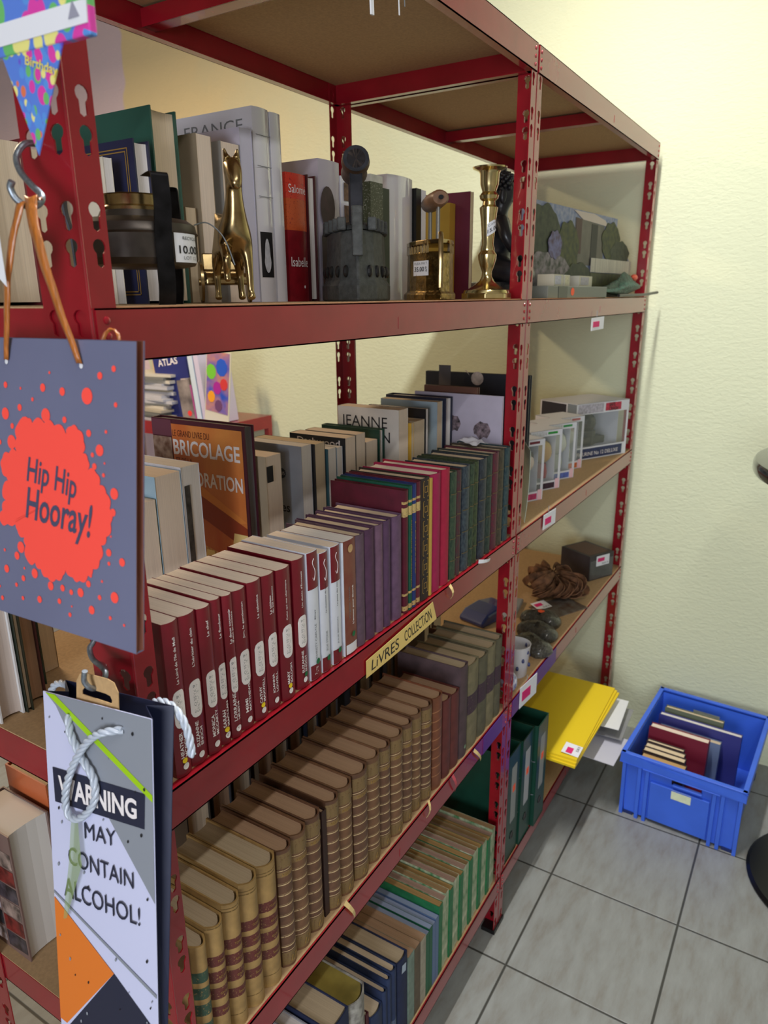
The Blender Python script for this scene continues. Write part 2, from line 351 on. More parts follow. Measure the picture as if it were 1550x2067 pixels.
def face_text(U, s, y0, y1, z0, z1, m, bold=.01, name='cover_lettering', lift=.0004):
    """type on the left cover; y0 is the far end of the line"""
    X = -U['_w']/2-lift
    return text(MB(), s, lambda u, v: (X, y0+(y1-y0)*u, z0+(z1-z0)*v), bold).build(name, m, U)
def face_poly(U, pts, m, name='cover_print', lift=.0003):
    return MB().quad(*[(-U['_w']/2-lift, a, b) for a, b in pts]).build(name, m, U)
def disc(U, x, z, r, m, name, y=None, n=16, lift=.0005):
    return MB().quad(*[(x+r*math.cos(2*math.pi*k/n), (spine_y(U, x+r*math.cos(2*math.pi*k/n))-lift), z+r*math.sin(2*math.pi*k/n)) for k in range(n)]).build(name, m, U)
# ---- shelf 3, front row: dark red romance paperbacks
CRIM = mat('dark_red_paperback', (118, 18, 34), .38, ns=40, na=.06, coat=.2)
reds = [(.043, .0655, "Le Laird de l'île de Mull", ('HEATHER', 'MCCOLLUM'), 1), (.0665, .091, "L'héritier du clan", ('SUZANNE', 'ENOCH'), 0),
        (.0915, .1125, 'Le chef', ('MONICA', 'MCCARTY'), 0), (.113, .129, 'Le flambeur', ('SARAH', 'MACLEAN'), 1), (.1295, .146, "Le doux souvenir\nd'une promesse", ('LORRAINE', 'HEATH'), 0),
        (.147, .170, 'Jim, le gentleman', ('MIMI', 'MATTHEWS'), 0), (.1705, .195, 'La cabotine', ('CATHY', 'MAXWELL'), 1), (.197, .221, 'Le tableau\ndu bel inconnu', ('JOANNA', 'LOWELL'), 0),
        (.2225, .2495, 'Celui qui me charmera', ('MARY', 'BALOGH'), 1), (.255, .281, "Un diable d'Écossais", ('SUZANNE', 'ENOCH'), 2)]
TL = {0: .054, 1: .045, 2: .019, 3: .030, 4: .043, 5: .046, 6: .030, 7: .035, 8: .054, 9: .050}
ORD = 'first second third fourth fifth sixth seventh eighth ninth tenth eleventh twelfth thirteenth fourteenth fifteenth sixteenth seventeenth eighteenth nineteenth twentieth'.split()
for i, (a, b_, ti, au, dot) in enumerate(reds):
    U = book(f'dark red paperback romance, {ORD[i]} along from the near red post on the middle shelf', a, b_, 1.2605-.001*(i % 3), .112, CRIM, PAGE, y=.004+.0012*(i % 2), b=.0035, grp='dark red romance paperbacks')
    w = U['_w']; o = .0012
    two = '\n' in ti
    spine_text(U, ti, .165-TL[i], .165, -.0035 if two else -.0018, .0040 if two else .0018, INKW, .012)
    spine_patch(U, -w*.34, w*.36, .059, .104, INKW, w*.30, 'oval_badge')
    spine_text(U, 'AVENTURES\n& PASSIONS', .064, .099, -.0036, .0036, INKG, 0, True, name='badge_lettering')
    spine_text(U, au[0], .022, .022+.0046*len(au[0]), -.0050, -.0008, INKW, .02); spine_text(U, au[1], .022, .022+.0046*len(au[1]), .0006, .0048, INKW, .02)
    disc(U, 0, .0115, .0040, INKW, 'publisher_mark', lift=.0006); spine_text(U, 'ff', .0095, .0135, -.0015, .0018, CRIM, .0)
    if dot: disc(U, -.0015 if dot == 1 else .001, .0195, .0033, YELLOW_DOT if dot == 1 else GREEN_DOT, 'price_dot', lift=.0012)
    if i == 0:
        for k in range(9):
            face_text(U, ['Elle vient', 'de quitter', 'pour le pire', "qu'il a son", 'un clan', 'règne en', 'serment', 'd’amour', 'Mull'][k], .100, .100-.02*(1+.3*((k*7) % 3)), .128-.009*k, .1335-.009*k, INKW, 0, 'blurb')
WPB = mat('white_paperback', (222, 226, 238), .4, ns=30, na=.03)
for i, (a, b_, zt, s1, s2) in enumerate([(.2825, .3055, 1.262, 'CHRISTY CARLYLE', 'Rhys'), (.309, .3285, 1.2535, 'ZOE STONE', 'La chasseuse de Lady Sara'), (.3345, .3565, 1.2545, 'JULIE BENSON', 'Le pacte des insoumis')]):
    U = book(f'white spined paperback with dark red top panel, {ORD[i]} of three beside the red romances', a, b_, zt, .112, WPB, PAGE, y=.005, b=.002, grp='white and red paperbacks')
    w, h = U['_w'], U['_h']
    spine_patch(U, -w*.49, w*.49, h-.052, h-.0006, CRIM, name='red_panel'); spine_patch(U, -w*.49, w*.49, .0005, .022, CRIM, name='red_foot')
    MB().tube([(p.x, spine_y(U, p.x)-.0004, p.y) for p in spline([(.001, h-.010, 0), (-.002, h-.016, 0), (.003, h-.028, 0), (.0005, h-.040, 0), (-.002, h-.036, 0)], 5)], .0004, 5).build('flourish', INKW, U)
    spine_text(U, s1, .030, .030+.0034*len(s1), -.0015, .0022, INKG, 0); spine_text(U, s2, .088, .088+.0019*len(s2)+.006, -.0012, .0018, INKK, .01)
    spine_text(U, 'Plume', .006, .018, -.004, .003, INKW, 0, shear=.3) if i == 0 else None
    disc(U, .002, .026 if i == 0 else .020, .0042, GREEN_DOT, 'price_dot', lift=.0012)
AMB = mat('brown_red_paperback', (112, 34, 36), .4, ns=20, na=.2, c2=(140, 92, 70))
U = book('brown and red paperback with pale medallion and white foot label, before the purple books', .364, .3955, 1.2525, .112, AMB, PAGEW, b=.002)
MB().box(-.0170, -.0155, .001, .11, .0, .174).build('white_flap', WPB, U)
disc(U, .0, .162, .006, KRAFT, 'medallion'); spine_text(U, "L'amour pour liberté", .045, .105, .002, .007, INKW, .03); spine_text(U, 'Virginia Heath', .055, .105, -.006, -.002, INKG, 0)
spine_patch(U, -.013, .013, .001, .016, WHITE, name='foot_label'); disc(U, .003, .030, .0042, GREEN_DOT, 'price_dot', lift=.0012)
# ---- purple cloth volumes
def cloth(n, c, na=.12): return mat(n, c, .75, ns=70, na=na, bs=1400, ba=.35, bd=.0004)
PUR = [cloth('faded_mauve_cloth', (98, 76, 92)), cloth('plum_cloth', (84, 52, 80)), cloth('pale_mauve_cloth', (112, 82, 104)), cloth('violet_cloth', (86, 58, 88)), cloth('mauve_cloth', (104, 76, 104))]
for i, (a, b_, n) in enumerate([(.397, .4215, 'greyest'), (.4225, .448, 'darkest'), (.4525, .473, 'palest, worn at its edges'), (.4738, .4945, 'plain violet'), (.501, .5295, 'thick mauve')]):
    book(f'old purple cloth hardback, {n}, {ORD[i]} of five on the middle shelf', a, b_, 1.2515+.001*(i % 2), .128, PUR[i], PAGEY, hard=True, b=.004, grp='old purple cloth hardbacks')
MAR = cloth('maroon_cloth', (86, 14, 36), .08)
gb = [(.004, .012, (190, 160, 100)), (.030, .034, (190, 160, 100)), (.165, .180, (196, 170, 110)), (.186, .190, (190, 160, 100))]
U = book('tall maroon hardback with plain left board showing behind the purple books', .5335, .548, 1.2865, .142, banded('maroon_gilt', (88, 14, 38), gb), PAGEY, hard=True, b=.002)
U = book('slim green hardback with gilt title on the middle shelf', .5495, .5608, 1.290, .14, banded('green_gilt', (14, 82, 62), gb), PAGEY, hard=True, b=.002); spine_text(U, 'Littérature fantastique', .04, .155, -.002, .002, GOLD, .01, True)
U = book('slim royal blue hardback with gilt title beside the slim green one', .5615, .5745, 1.2905, .14, banded('blue_gilt', (32, 50, 112), gb), PAGEY, hard=True, b=.002); spine_text(U, "L'Odyssée", .06, .15, -.002, .002, GOLD, .01, True)
book('slim maroon hardback with gilt bands, right of the slim blue one', .5755, .5885, 1.2915, .14, banded('maroon_gilt_slim', (96, 22, 44), gb), PAGEY, hard=True, b=.002)
U = book('dark brown hardback tooled with gilt square frames along its spine', .590, .6185, 1.2925, .14, cloth('dark_brown_leather', (48, 38, 34)), PAGEY, hard=True, b=.002)
for k in range(6):
    z = .012+k*.034
    mb = MB()
    for x0_, x1_, za, zb in ((-.009, .009, 0, .0012), (-.009, .009, .0268, .028), (-.009, -.0078, 0, .028), (.0078, .009, 0, .028), (-.005, .005, .008, .009), (-.004, .004, .018, .019), (-.005, -.004, .008, .019), (.003, .0042, .008, .019)): mb.box(x0_, x1_, spine_y(U, x0_)-.0002, spine_y(U, x0_), z+za, z+zb)
    mb.build('gilt_frame', GOLD, U)
book('bright raspberry pink cloth hardback, left of the crimson one', .628, .667, 1.2915, .14, cloth('raspberry_cloth', (162, 24, 78), .06), PAGE, hard=True, b=.006)
book('crimson cloth hardback between the pink one and the marbled green books', .6685, .6985, 1.2915, .14, cloth('crimson_cloth', (168, 26, 62), .06), PAGE, hard=True, b=.004)
book('thin yellow card strip standing between the brown tooled book and the pink one', .6205, .6265, 1.288, .13, mat('yellow_card', (196, 160, 70), .7), PAGEY, cat='booklet', name='booklet')
WGI = mat('worn_gilt', (112, 98, 66), .55, .3)
def marb(n, c, c2): return mat(n, c, .5, ns=260, c2=c2, bs=500, ba=.3, st=(1, 1, .5))
mk = [('dark green', (30, 52, 44), (66, 84, 62)), ('wine', (84, 30, 44), (60, 60, 56)), ('navy', (26, 34, 54), (70, 84, 92)), ('olive green', (66, 84, 60), (24, 40, 36)), ('moss green', (74, 88, 54), (30, 42, 34)),
      ('blue black', (20, 26, 40), (58, 66, 78)), ('grey green', (58, 74, 66), (20, 34, 32)), ('garnet', (104, 28, 52), (70, 40, 52)), ('brown', (84, 74, 58), (46, 44, 38)), ('petrol blue', (22, 48, 60), (66, 86, 90))]
for i, (a, b_) in enumerate([(.702, .7265), (.7275, .744), (.751, .783), (.784, .800), (.801, .8195), (.826, .8605), (.8615, .8865), (.8895, .919), (.920, .9465), (.953, .979)]):
    n, c, c2 = mk[i]
    U = book(f'{n} leather volume with mottled gilt ribs near the middle posts', a, b_, 1.280-.001*(i % 2), .125, marb(n.replace(' ', '_')+'_leather', c, c2), PAGEY, hard=True, b=.004, grp='mottled leather volumes', y=.005)
    for k in range(4):
        z = .035+k*.042; MB().add([(x, spine_y(U, x)-.0006, z+dz) for dz in (0, .0016) for x in [U['_w']*(j/8-.5)*.96 for j in range(9)]], [(j, j+1, j+10, j+9) for j in range(8)]).build('raised_band', WGI, U)
# ---- shelf 3, back row: covers to the left, fore-edges to the front
def fbook(label, x0, x1, zt, d, col, mp=PAGE, y=.25, z0=Z3, hard=False, r=.4, mc=None, b=.0015, e=None):
    return book(label, x0, x1, zt, d, mc or mat('cover_'+label.split(',')[0].replace(' ', '_')[:30], col, r, ns=25, na=.04, coat=.2), mp, y=y, z0=z0, hard=hard, flip=True, b=b, e=e)
fbook('small beige paperback beside the navy gift bag, fore-edge out', .212, .2565, 1.307, .11, (196, 184, 160), y=.25)
U = fbook('pale blue paperback with cream fore-edge and partly hidden grey title', .2585, .3065, 1.338, .13, (158, 190, 208), y=.25)
face_text(U, 'NIETZSCHE', .10, .018, .205, .218, INKG, .0); face_text(U, 'PAR-DELÀ\nLE MONDE', .11, .004, .10, .150, mat('blue_grey_ink', (120, 142, 150), .6), .01)
face_poly(U, [(.13, .002), (.002, .002), (.002, .075), (.06, .085), (.13, .05)], mat('dark_blue_print', (34, 44, 52), .5))
U = fbook('white paperback with blue top stripe, right of the pale blue one', .3075, .344, 1.342, .135, (216, 218, 226), PAGEW, y=.25)
MB().box(-.0175, -.0178, .03, .12, .255, .2625).build('blue_stripe', mat('blue_stripe', (72, 104, 180), .5), U); MB().box(-.014, -.004, -.0008, -.0002, .10, .235).build('picture_panel', mat('dark_photo_print', (70, 66, 62), .5, ns=60, na=.4), U)
# the large home-improvement book
BRI = mat('attic_photo_print', (196, 92, 44), .3, ns=5, c2=(226, 150, 74), coat=.4, st=(1, 2.2, 1))
U = book('tall orange do-it-yourself book with large white capitals on its cover', .446, .4695, 1.3805, .215, mat('plum_board', (80, 32, 46), .35), paper('page_edges_grey', (120, 120, 124)), y=.25, hard=True, flip=True, b=.001)
h = U['_h']; fp = lambda pts, m, n, l=.0005: face_poly(U, pts, m, n, l)
fp([(.166, .002), (.006, .002), (.006, h-.008), (.166, h-.008)], BRI, 'cover_photo'); fp([(.214, h-.03), (.166, h-.03), (.166, h-.002), (.214, h-.002)], mat('plum_print', (104, 56, 72), .4), 'corner_print')
wood = mat('dark_beam_print', (150, 62, 34), .35); 
fp([(.166, .20), (.166, .16), (.006, .09), (.006, .13)], wood, 'roof_beam_print', .0007); fp([(.15, .215), (.15, .19), (.03, .135), (.006, .14)], mat('light_beam_print', (222, 140, 66), .35), 'roof_plank_print', .0006)
shade = mat('lampshade_print', (246, 222, 148), .4)
fp([(.052, .045), (.004, .035), (.006, .118), (.036, .118)], shade, 'lampshade_print', .0009); fp([(.112, .050), (.080, .046), (.086, .078), (.104, .078)], shade, 'small_lampshade_print', .0009)
shelfp = mat('bookshelf_print', (216, 156, 92), .4, ns=90, na=.25, st=(1, 3, 1)); fp([(.13, .001), (.006, .001), (.006, .06), (.13, .09)], shelfp, 'bookcase_print', .0006)
for k, (a, b_) in enumerate([(.214, .168)]*2): fp([(a, h-.083-k*.06), (b_, h-.083-k*.06), (b_, h-.032-k*.06), (a, h-.032-k*.06)], mat('room_photo_print', (176, 150, 132), .4, ns=70, c2=(96, 60, 44)), 'inset_photo', .0006)
face_text(U, 'LE GRAND LIVRE DU', .164, .078, h-.029, h-.018, mat('brown_ink', (96, 40, 26), .5), .0, lift=.001); face_text(U, 'BRICOLAGE', .164, .012, h-.061, h-.034, INKW, .02, lift=.001)
face_text(U, 'ET DE LA', .160, .122, h-.075, h-.066, mat('brown_ink_small', (110, 50, 30), .5), 0, lift=.001); face_text(U, 'DÉCORATION', .163, .010, h-.112, h-.080, INKW, .02, lift=.001)
U = fbook('beige paperback with small black square on its corner, beside the orange book', .4755, .515, 1.327, .13, (190, 176, 150), y=.235)
MB().box(-.018, -.003, -.0012, -.0006, .205, .232).build('black_square', INKK, U)
U = fbook('grey paperback with round dark badge and white fore-edge', .545, .574, 1.334, .14, (150, 156, 166), PAGEW, y=.215)
mb = MB(); mb.quad(*[(-U['_w']/2-.0005, .045+(.010 if k % 2 else .0085)*math.cos(2*math.pi*k/32), .205+(.010 if k % 2 else .0085)*math.sin(2*math.pi*k/32)) for k in range(32)]).build('round_badge', mat('navy_badge', (40, 52, 66), .5), U)
face_text(U, '2015', .052, .038, .202, .208, INKW, 0, lift=.001); face_text(U, 'Poèmes', .10, .030, .135, .152, INKK, .01)
fbook('cream paperback with thin black cover edge behind the grey one', .577, .607, 1.333, .14, (44, 44, 46), PAGEY, y=.21)
fbook('small white and blue paperback with teal edge', .6085, .634, 1.319, .12, (52, 92, 104), PAGEW, y=.205)
fbook('slim white paperback beside the teal edged one', .6355, .6535, 1.317, .12, (206, 214, 224), PAGEW, y=.205)
U = fbook('black covered thick paperback with short white title', .6555, .690, 1.331, .13, (26, 30, 38), PAGE, y=.20); face_text(U, 'Dashwood', .11, .012, h*.78, h*.78+.012, INKW, .01)
fbook('plain cream paperback left of the dark green one', .6915, .722, 1.332, .12, (204, 190, 170), PAGE, y=.20)
U = fbook('dark green hardback with pale title, seen in the back row', .768, .788, 1.329, .14, (18, 66, 54), PAGEW, y=.197, hard=True); face_text(U, 'Mary\nClark', .075, .012, .19, .232, INKG, .01)
fbook('taupe paperback tucked left of the dark green hardback', .7245, .766, 1.312, .12, (150, 138, 124), PAGE, y=.20)
U = fbook('white jacketed thick novel with serif capitals in the back row', .790, .8265, 1.3665, .145, (224, 220, 212), PAGE, y=.166, hard=False); face_text(U, 'JEANNE\nBOURIN', .135, .020, .222, .272, INKK, .0)
fbook('small paperback with yellow spine strip before the pale blue grey book', .829, .8405, 1.336, .11, (214, 170, 60), PAGEY, y=.16)
fbook('small cream paperback standing beside the yellow striped one', .842, .884, 1.337, .11, (206, 196, 176), PAGEY, y=.16)
U = fbook('slim black paperback with gilt initials, partly hidden', .886, .897, 1.357, .14, (24, 24, 28), PAGEW, y=.158); face_text(U, 'II', .05, .03, .24, .252, GOLD, 0)
fbook('pale blue grey hardback in the back row near the middle posts', .930, .955, 1.3655, .14, (158, 176, 186), PAGEY, y=.155)
U = fbook('navy hardback with white capitals along its top', .960, .9925, 1.3705, .15, (34, 38, 58), PAGEW, y=.150, hard=True); face_text(U, 'L’ENFANT DU LAC', .13, .025, .268, .280, INKW, .01)
U = fbook('large lavender grey album with small round drawings on its cover', .9945, 1.0010, 1.377, .21, (176, 170, 188), PAGEW, y=.036)
for k, (yy, zz) in enumerate([(.115, .235), (.045, .225), (.05, .12)]): face_poly(U, [(yy+.020*math.cos(2*math.pi*j/14), zz+.018*math.sin(2*math.pi*j/14)*(1+.2*math.sin(j*3))) for j in range(14)], mat('sketch_print', (120, 104, 112), .6, ns=120, na=.5), 'drawing')
face_text(U, 'GRAND\nLIVRE\nDES IDÉES', .15, .08, .105, .17, mat('mauve_ink', (132, 112, 134), .6), .02)
fbook('brown landscape album with beige edge, just behind the lavender one', 1.0085, 1.0205, 1.39, .13, (96, 62, 50), PAGEB, y=.10, hard=True)
U = fbook('tall black album with a white teapot on its cover, at the middle posts', 1.175, 1.1905, 1.402, .27, (32, 34, 42), PAGEW, y=.046, hard=True)
mb = MB(); mb.quad(*[(-U['_w']/2-.0006, .13+.016*math.cos(2*math.pi*j/14), .312+.016*math.sin(2*math.pi*j/14)) for j in range(14)]); mb.quad(*[(-U['_w']/2-.0007, a, b_) for a, b_ in ((.150, .318), (.143, .308), (.158, .330), (.162, .330))]); mb.build('teapot_print', mat('porcelain_print', (190, 176, 164), .5, ns=80, na=.2), U)
face_poly(U, [(.232, .26), (.20, .26), (.20, .34), (.232, .34)], mat('grey_print', (84, 80, 80), .5), 'crest_print')
# far-left end of the same shelf
fbook('grey white fore-edge of a tall book at the open left end, middle shelf', .006, .0375, 1.33, .15, (214, 214, 214), paper('page_edges_pinkgrey', (190, 176, 166)), y=.272, hard=True)
fbook('dark green bound book beside the white boards at the left end', .0385, .0475, 1.31, .14, (36, 42, 32), PAGEY, y=.268, hard=True)
fbook('maroon bound book with aged pages at the left end', .0485, .0735, 1.32, .15, (64, 24, 32), PAGEB, y=.28, hard=True)
fbook('bottle green bound book with white pages at the left end', .0745, .0955, 1.32, .13, (22, 52, 42), PAGEW, y=.312, hard=True)
fbook('black bound book deep in the left end of the middle shelf', .0965, .108, 1.32, .10, (26, 26, 24), PAGEB, y=.342, hard=True)
fbook('beige paged book deepest at the left end of the middle shelf', .109, .133, 1.30, .10, (150, 128, 92), PAGEY, y=.340)
# ================================================================= shelf 2 (brown sets)
TANB = [(.050, .066, (96, 44, 38)), (.078, .096, (96, 44, 38)), (.104, .122, (96, 44, 38)), (.130, .146, (96, 44, 38)), (.188, .190, (110, 84, 40)), (.193, .1945, (110, 84, 40)), (.020, .0215, (110, 84, 40))]
TAN = banded('tan_calf_with_maroon_labels', (164, 132, 80), TANB, .5, .012)
TANG = banded('tan_calf_with_green_labels', (164, 132, 80), [(a, b, (52, 78, 62)) if c == (96, 44, 38) else (a, b, c) for a, b, c in TANB], .5, .012)
for i, (a, b_, zt) in enumerate([(.040, .0645, .842), (.065, .094, .848), (.0945, .125, .857), (.1255, .159, .862), (.1595, .196, .862)]):
    U = book(['tan calf volume with dark green spine labels, nearest the front post'][0] if i == 0 else f'tan calf volume with maroon spine labels, {ORD[i-1]} after the green labelled one', a, b_, zt, .135, TANG if i == 0 else TAN, PAGET, y=.004, z0=Z2, hard=True, b=.011, grp='tan calf volumes')
    for k in range(4 if i else 0):
        z = [.058, .087, .113, .138][k]
        mb = MB(); text(mb, ['ANNALES', 'CIVILES', 'RECUEIL', 'TOME '+'IVXLC'[i]][k], lambda u, v: (-.0065+.013*u, spine_y(U, -.0065+.013*u)-.0004, z-.0018+.0036*v), 0); mb.build('gilt_lettering', GOLD, U)
br = []
for k in range(7): br += [(.036+.018*k, .0376+.018*k, (206, 180, 134)), (.039+.018*k, .0396+.018*k, (160, 136, 96))]
br += [(.004, .026, (122, 98, 60)), (.172, .196, (126, 102, 64)), (.028, .029, (206, 180, 134)), (.168, .1693, (206, 180, 134)), (.158, .166, (140, 112, 72))]
BRO = [banded('brown_calf_gilt', (104, 72, 52), br, .5, .010), banded('brown_calf_gilt_worn', (116, 82, 56), br, .55, .010)]
be = [.197, .229, .264, .299, .312, .344, .382, .424, .463, .498, .538, .572, .608, .645]
k = 0
for i in range(13):
    if i == 3: continue
    a, b_ = be[i]+.0006, be[i+1]-.0008
    U = book(f'brown calf volume with close gilt bands, {ORD[k]} after the tan volumes on the second shelf', a, b_, .8605+.0012*((i*5) % 4-1.5), .138, BRO[i % 2], PAGEB, y=.004+.001*(i % 3), z0=Z2, hard=True, b=.009, grp='brown gilt banded volumes'); k += 1
    w = U['_w']
    for z in (.0143, .180): MB().quad(*[(w*.36*c, spine_y(U, w*.36*c)-.0005, z+dz) for c, dz in ((-1, -.008), (0, -.0085), (1, -.008), (1, .008), (0, .0085), (-1, .008))]).build('gilt_panel', BRO[(i+1) % 2], U)
    mb = MB(); text(mb, 'HISTOIRE', lambda u, v: (-w*.36+w*.72*u, spine_y(U, -w*.36+w*.72*u)-.0006, .1595+.005*v), 0); text(mb, '17', lambda u, v: (-w*.2+w*.4*u, spine_y(U, -w*.2+w*.4*u)-.0007, .009+.010*v), 0, .3); mb.build('gilt_lettering', GOLD, U)
MAROON_B = mat('dark_brown_boards', (56, 34, 30), .6, ns=60)
book('dark brown narrow board volume set back between two brown gilt volumes', .300, .3112, .850, .12, MAROON_B, PAGEB, y=.012, z0=Z2, hard=True)
book('reddish brown leather volume with pale ribs, right after the brown gilt set', .647, .685, .858, .138, banded('russet_leather', (122, 72, 48), [(.03+.02*k, .032+.02*k, (168, 116, 78)) for k in range(8)], .5, .01), PAGEB, y=.004, z0=Z2, hard=True, b=.006)
DRED = mat('dull_red_leather', (102, 48, 44), .6, ns=40, na=.15)
book('shorter dull red hardback, left of a pair on the second shelf', .6885, .7225, .831, .135, DRED, PAGEB, y=.005, z0=Z2, hard=True, b=.004)
book('shorter dull red hardback, right of the pair and against the tall plum one', .7235, .7595, .827, .135, DRED, PAGEB, y=.005, z0=Z2, hard=True, b=.004)
cb = [(.083, .128, (66, 46, 60))]
U = book('tall plum spined hardback beginning the olive backed set', .762, .797, .868, .15, mat('plum_grey_cloth', (84, 66, 70), .7, ns=40), PAGET, y=.004, z0=Z2, hard=True, b=.004)
disc(U, .002, .022, .0045, mat('pale_green_sticker', (130, 160, 130), .6), 'price_dot')
OLV = [banded('olive_cloth_plum_band', (124, 116, 88), cb, .7, .01), banded('dark_olive_cloth_plum_band', (96, 92, 72), cb, .7, .01)]
for i, (a, b_, zt) in enumerate([(.799, .8495, .855), (.8535, .897, .847), (.8985, .940, .8505), (.9415, .9775, .8515)]):
    book(f'olive cloth hardback with a plum band across its spine, {ORD[i]} of four', a, b_, zt, .15, OLV[i % 2], PAGET, y=.004, z0=Z2, hard=True, b=.004, grp='olive hardbacks with plum band')
book('small brown hardback squeezed against the middle post on the second shelf', .979, .9985, .82, .13, mat('light_brown_cloth', (120, 86, 66), .7, ns=40), PAGET, y=.066, z0=Z2, hard=True)
# back row, mostly dark
dk = [((38, 36, 34), .24, .292, .80), ((52, 58, 66), .30, .345, .83), ((30, 28, 30), .352, .40, .83), ((96, 80, 62), .41, .45, .84), ((40, 36, 40), .46, .50, .83), ((70, 66, 60), .508, .545, .84), ((44, 50, 66), .552, .59, .85), ((90, 84, 80), .60, .628, .86), ((120, 116, 120), .64, .668, .865), ((60, 62, 70), .70, .73, .87), ((84, 76, 70), .745, .79, .90), ((48, 44, 44), .80, .84, .90), ((110, 104, 98), .85, .88, .905), ((56, 52, 52), .89, .92, .89), ((104, 94, 80), .925, .95, .885)]
nm = ['charcoal', 'slate blue', 'near black', 'tan brown', 'dark plum', 'stone grey', 'dull navy', 'ash grey', 'pale grey', 'steel grey', 'taupe', 'sooty', 'pale stone', 'smoky brown', 'light tan']
for i, (c, a, b_, zt) in enumerate(dk): fbook(f'{nm[i]} book standing in the shadowy back row of the second shelf', a, b_, zt, .14, c, [PAGEY, PAGEB][i % 2], y=.235+.004*(i % 3), z0=Z2, hard=True)
# left open end of shelf 2
U = fbook('thick white paged album with a photo collage cover at the left end', .016, .078, .875, .11, (120, 96, 90), mat('white_block', (216, 212, 206), .8), y=.332, z0=Z2, hard=True, e=.002)
for k in range(12): face_poly(U, [(.004+.05*(k % 2), .01+.03*(k//2)), (.05+.05*(k % 2), .006+.03*(k//2)), (.05+.05*(k % 2), .034+.03*(k//2)), (.004+.05*(k % 2), .036+.03*(k//2))], mat('collage_print', [(70, 64, 70), (196, 180, 176), (120, 40, 36), (52, 60, 66), (150, 130, 120), (210, 200, 204)][k % 6], .4, ns=60, na=.4), 'collage_print')
fbook('orange covered book standing behind the white album at the left end', .084, .106, .91, .10, (198, 104, 60), PAGEY, y=.34, z0=Z2, hard=True)
fbook('tan wooden coloured book deeper in at the left end, beside the orange one', .110, .134, .90, .10, (166, 126, 84), PAGEB, y=.341, z0=Z2)
# ================================================================= shelf 1 (lowest)
NAVY = cloth('navy_cloth', (26, 38, 74)); BLUE = cloth('dark_blue_cloth', (40, 58, 92))
book('thick navy hardback with pale page top at the bottom left of the shelf', .292, .3445, .433, .16, NAVY, PAGET, y=.004, z0=Z1, hard=True, b=.002)
book('pale grey book cut off by the lower picture edge, next to the navy hardback', .262, .289, .425, .16, mat('pale_grey_boards', (150, 152, 160), .6), PAGEW, y=.004, z0=Z1, hard=True)
OLP = mat('page_edges_olive', (150, 134, 60), .85, ns=20, na=.2)
U = book('very thick book with olive green page top and white spotted spine', .3465, .4035, .421, .155, mat('white_stained_jacket', (186, 184, 176), .6, ns=60, na=.25, c2=(100, 96, 92)), OLP, y=.002, z0=Z1, hard=True, b=.012)
book('low maroon strip of a book beside the olive topped one', .4045, .415, .34, .12, mat('maroon_boards', (84, 22, 36), .6), PAGEY, y=.012, z0=Z1, hard=True)
for i, (a, b_, zt, c) in enumerate([(.416, .4555, .323, 1), (.4565, .471, .342, 1), (.4715, .4865, .357, 0), (.487, .5065, .362, 1)]):
    U = book(f'dark blue cloth hardback, {ORD[i]} of the small ones right of the olive topped book', a, b_, zt, .15, banded('blue_cloth_band', (36, 52, 88), [(.055, .075, (84, 98, 122))], .7, .01), PAGEY, y=.005, z0=Z1, hard=True, b=.004, grp='small dark blue hardbacks')
U = book('taller navy hardback with pale blue emblem, right of the small blue ones', .5075, .546, .361, .16, NAVY, PAGET, y=.004, z0=Z1, hard=True, b=.003); MB().quad(*[(x, spine_y(U, x)-.0006, z) for x, z in ((-.008, .165), (.008, .160), (.010, .178), (-.006, .184))]).build('pale_emblem', mat('pale_blue_print', (170, 186, 206), .5), U)
for i, (a, b_, zt, c) in enumerate([(.547, .5715, .339, (120, 140, 128)), (.572, .597, .334, (96, 84, 66)), (.5975, .6205, .331, (164, 158, 140))]):
    book(['grey green paperback with browned pages beside the navy emblem book', 'brown paperback between the grey green and the cream one', 'cream paperback with browned pages before the blue striped magazines'][i], a, b_, zt, .155, mat('old_paperback', c, .6, ns=50), PAGEB, y=.005, z0=Z1)
WB = mat('blue_magazine', (88, 112, 150), .45); 
for i in range(4): book(f'thin blue white magazine, {ORD[i]} of four before the green ones', .6215+.0142*i, .6350+.0142*i, .326+.003*(i % 2), .15, mat('dark_green_spine', (20, 92, 62), .5) if i < 2 else WB, mat('page_edges_bluewhite', (150, 164, 196), .8), y=.005, z0=Z1, grp='blue white magazines', name='magazine', cat='magazine')
def mott(): return mat('green_and_cream_magazine', (24, 116, 60), .5, ns=62, c2=(214, 210, 184), st=(1, 1, .55))
mz = [.349, .350, .353, .349, .355, .351, .347, .349, .345, .346, .348, .345, .342, .333, .331, .325, .323, .330]
PGD = [paper('page_edges_ochre', (176, 142, 92), .16), paper('page_edges_rosy', (170, 140, 124), .16), paper('page_edges_sand', (160, 132, 94), .16)]
for i in range(18):
    a = .6785+.0170*i
    book(f'thin green and cream mottled magazine, {ORD[i]} in the long run on the bottom shelf', a, a+.0164, mz[i], .15, [mott(), mat('green_magazine', (30, 112, 66), .5, ns=60, na=.15)][0 if i % 3 else 1], PGD[i % 3], y=.005+.0015*(i % 3), z0=Z1, grp='green magazines', name='magazine', cat='magazine')
book('thin rosy white magazine ending the green run at the middle post', .9855, .9995, .312, .15, mat('rosy_white_magazine', (190, 150, 162), .5), PGD[1], y=.066, z0=Z1, name='magazine', cat='magazine')
U = thing('cardboard_box', 'open white and brown cardboard box low at the left end of the shelf', 'box', (.07, .30, Z1+.0005), None, R(20))
mb = MB(); mb.box(-.06, .06, -.045, .045, 0, .003); 
for sx in (-1, 1): mb.box(sx*.0585-.0015, sx*.0585+.0015, -.045, .045, 0, .07)
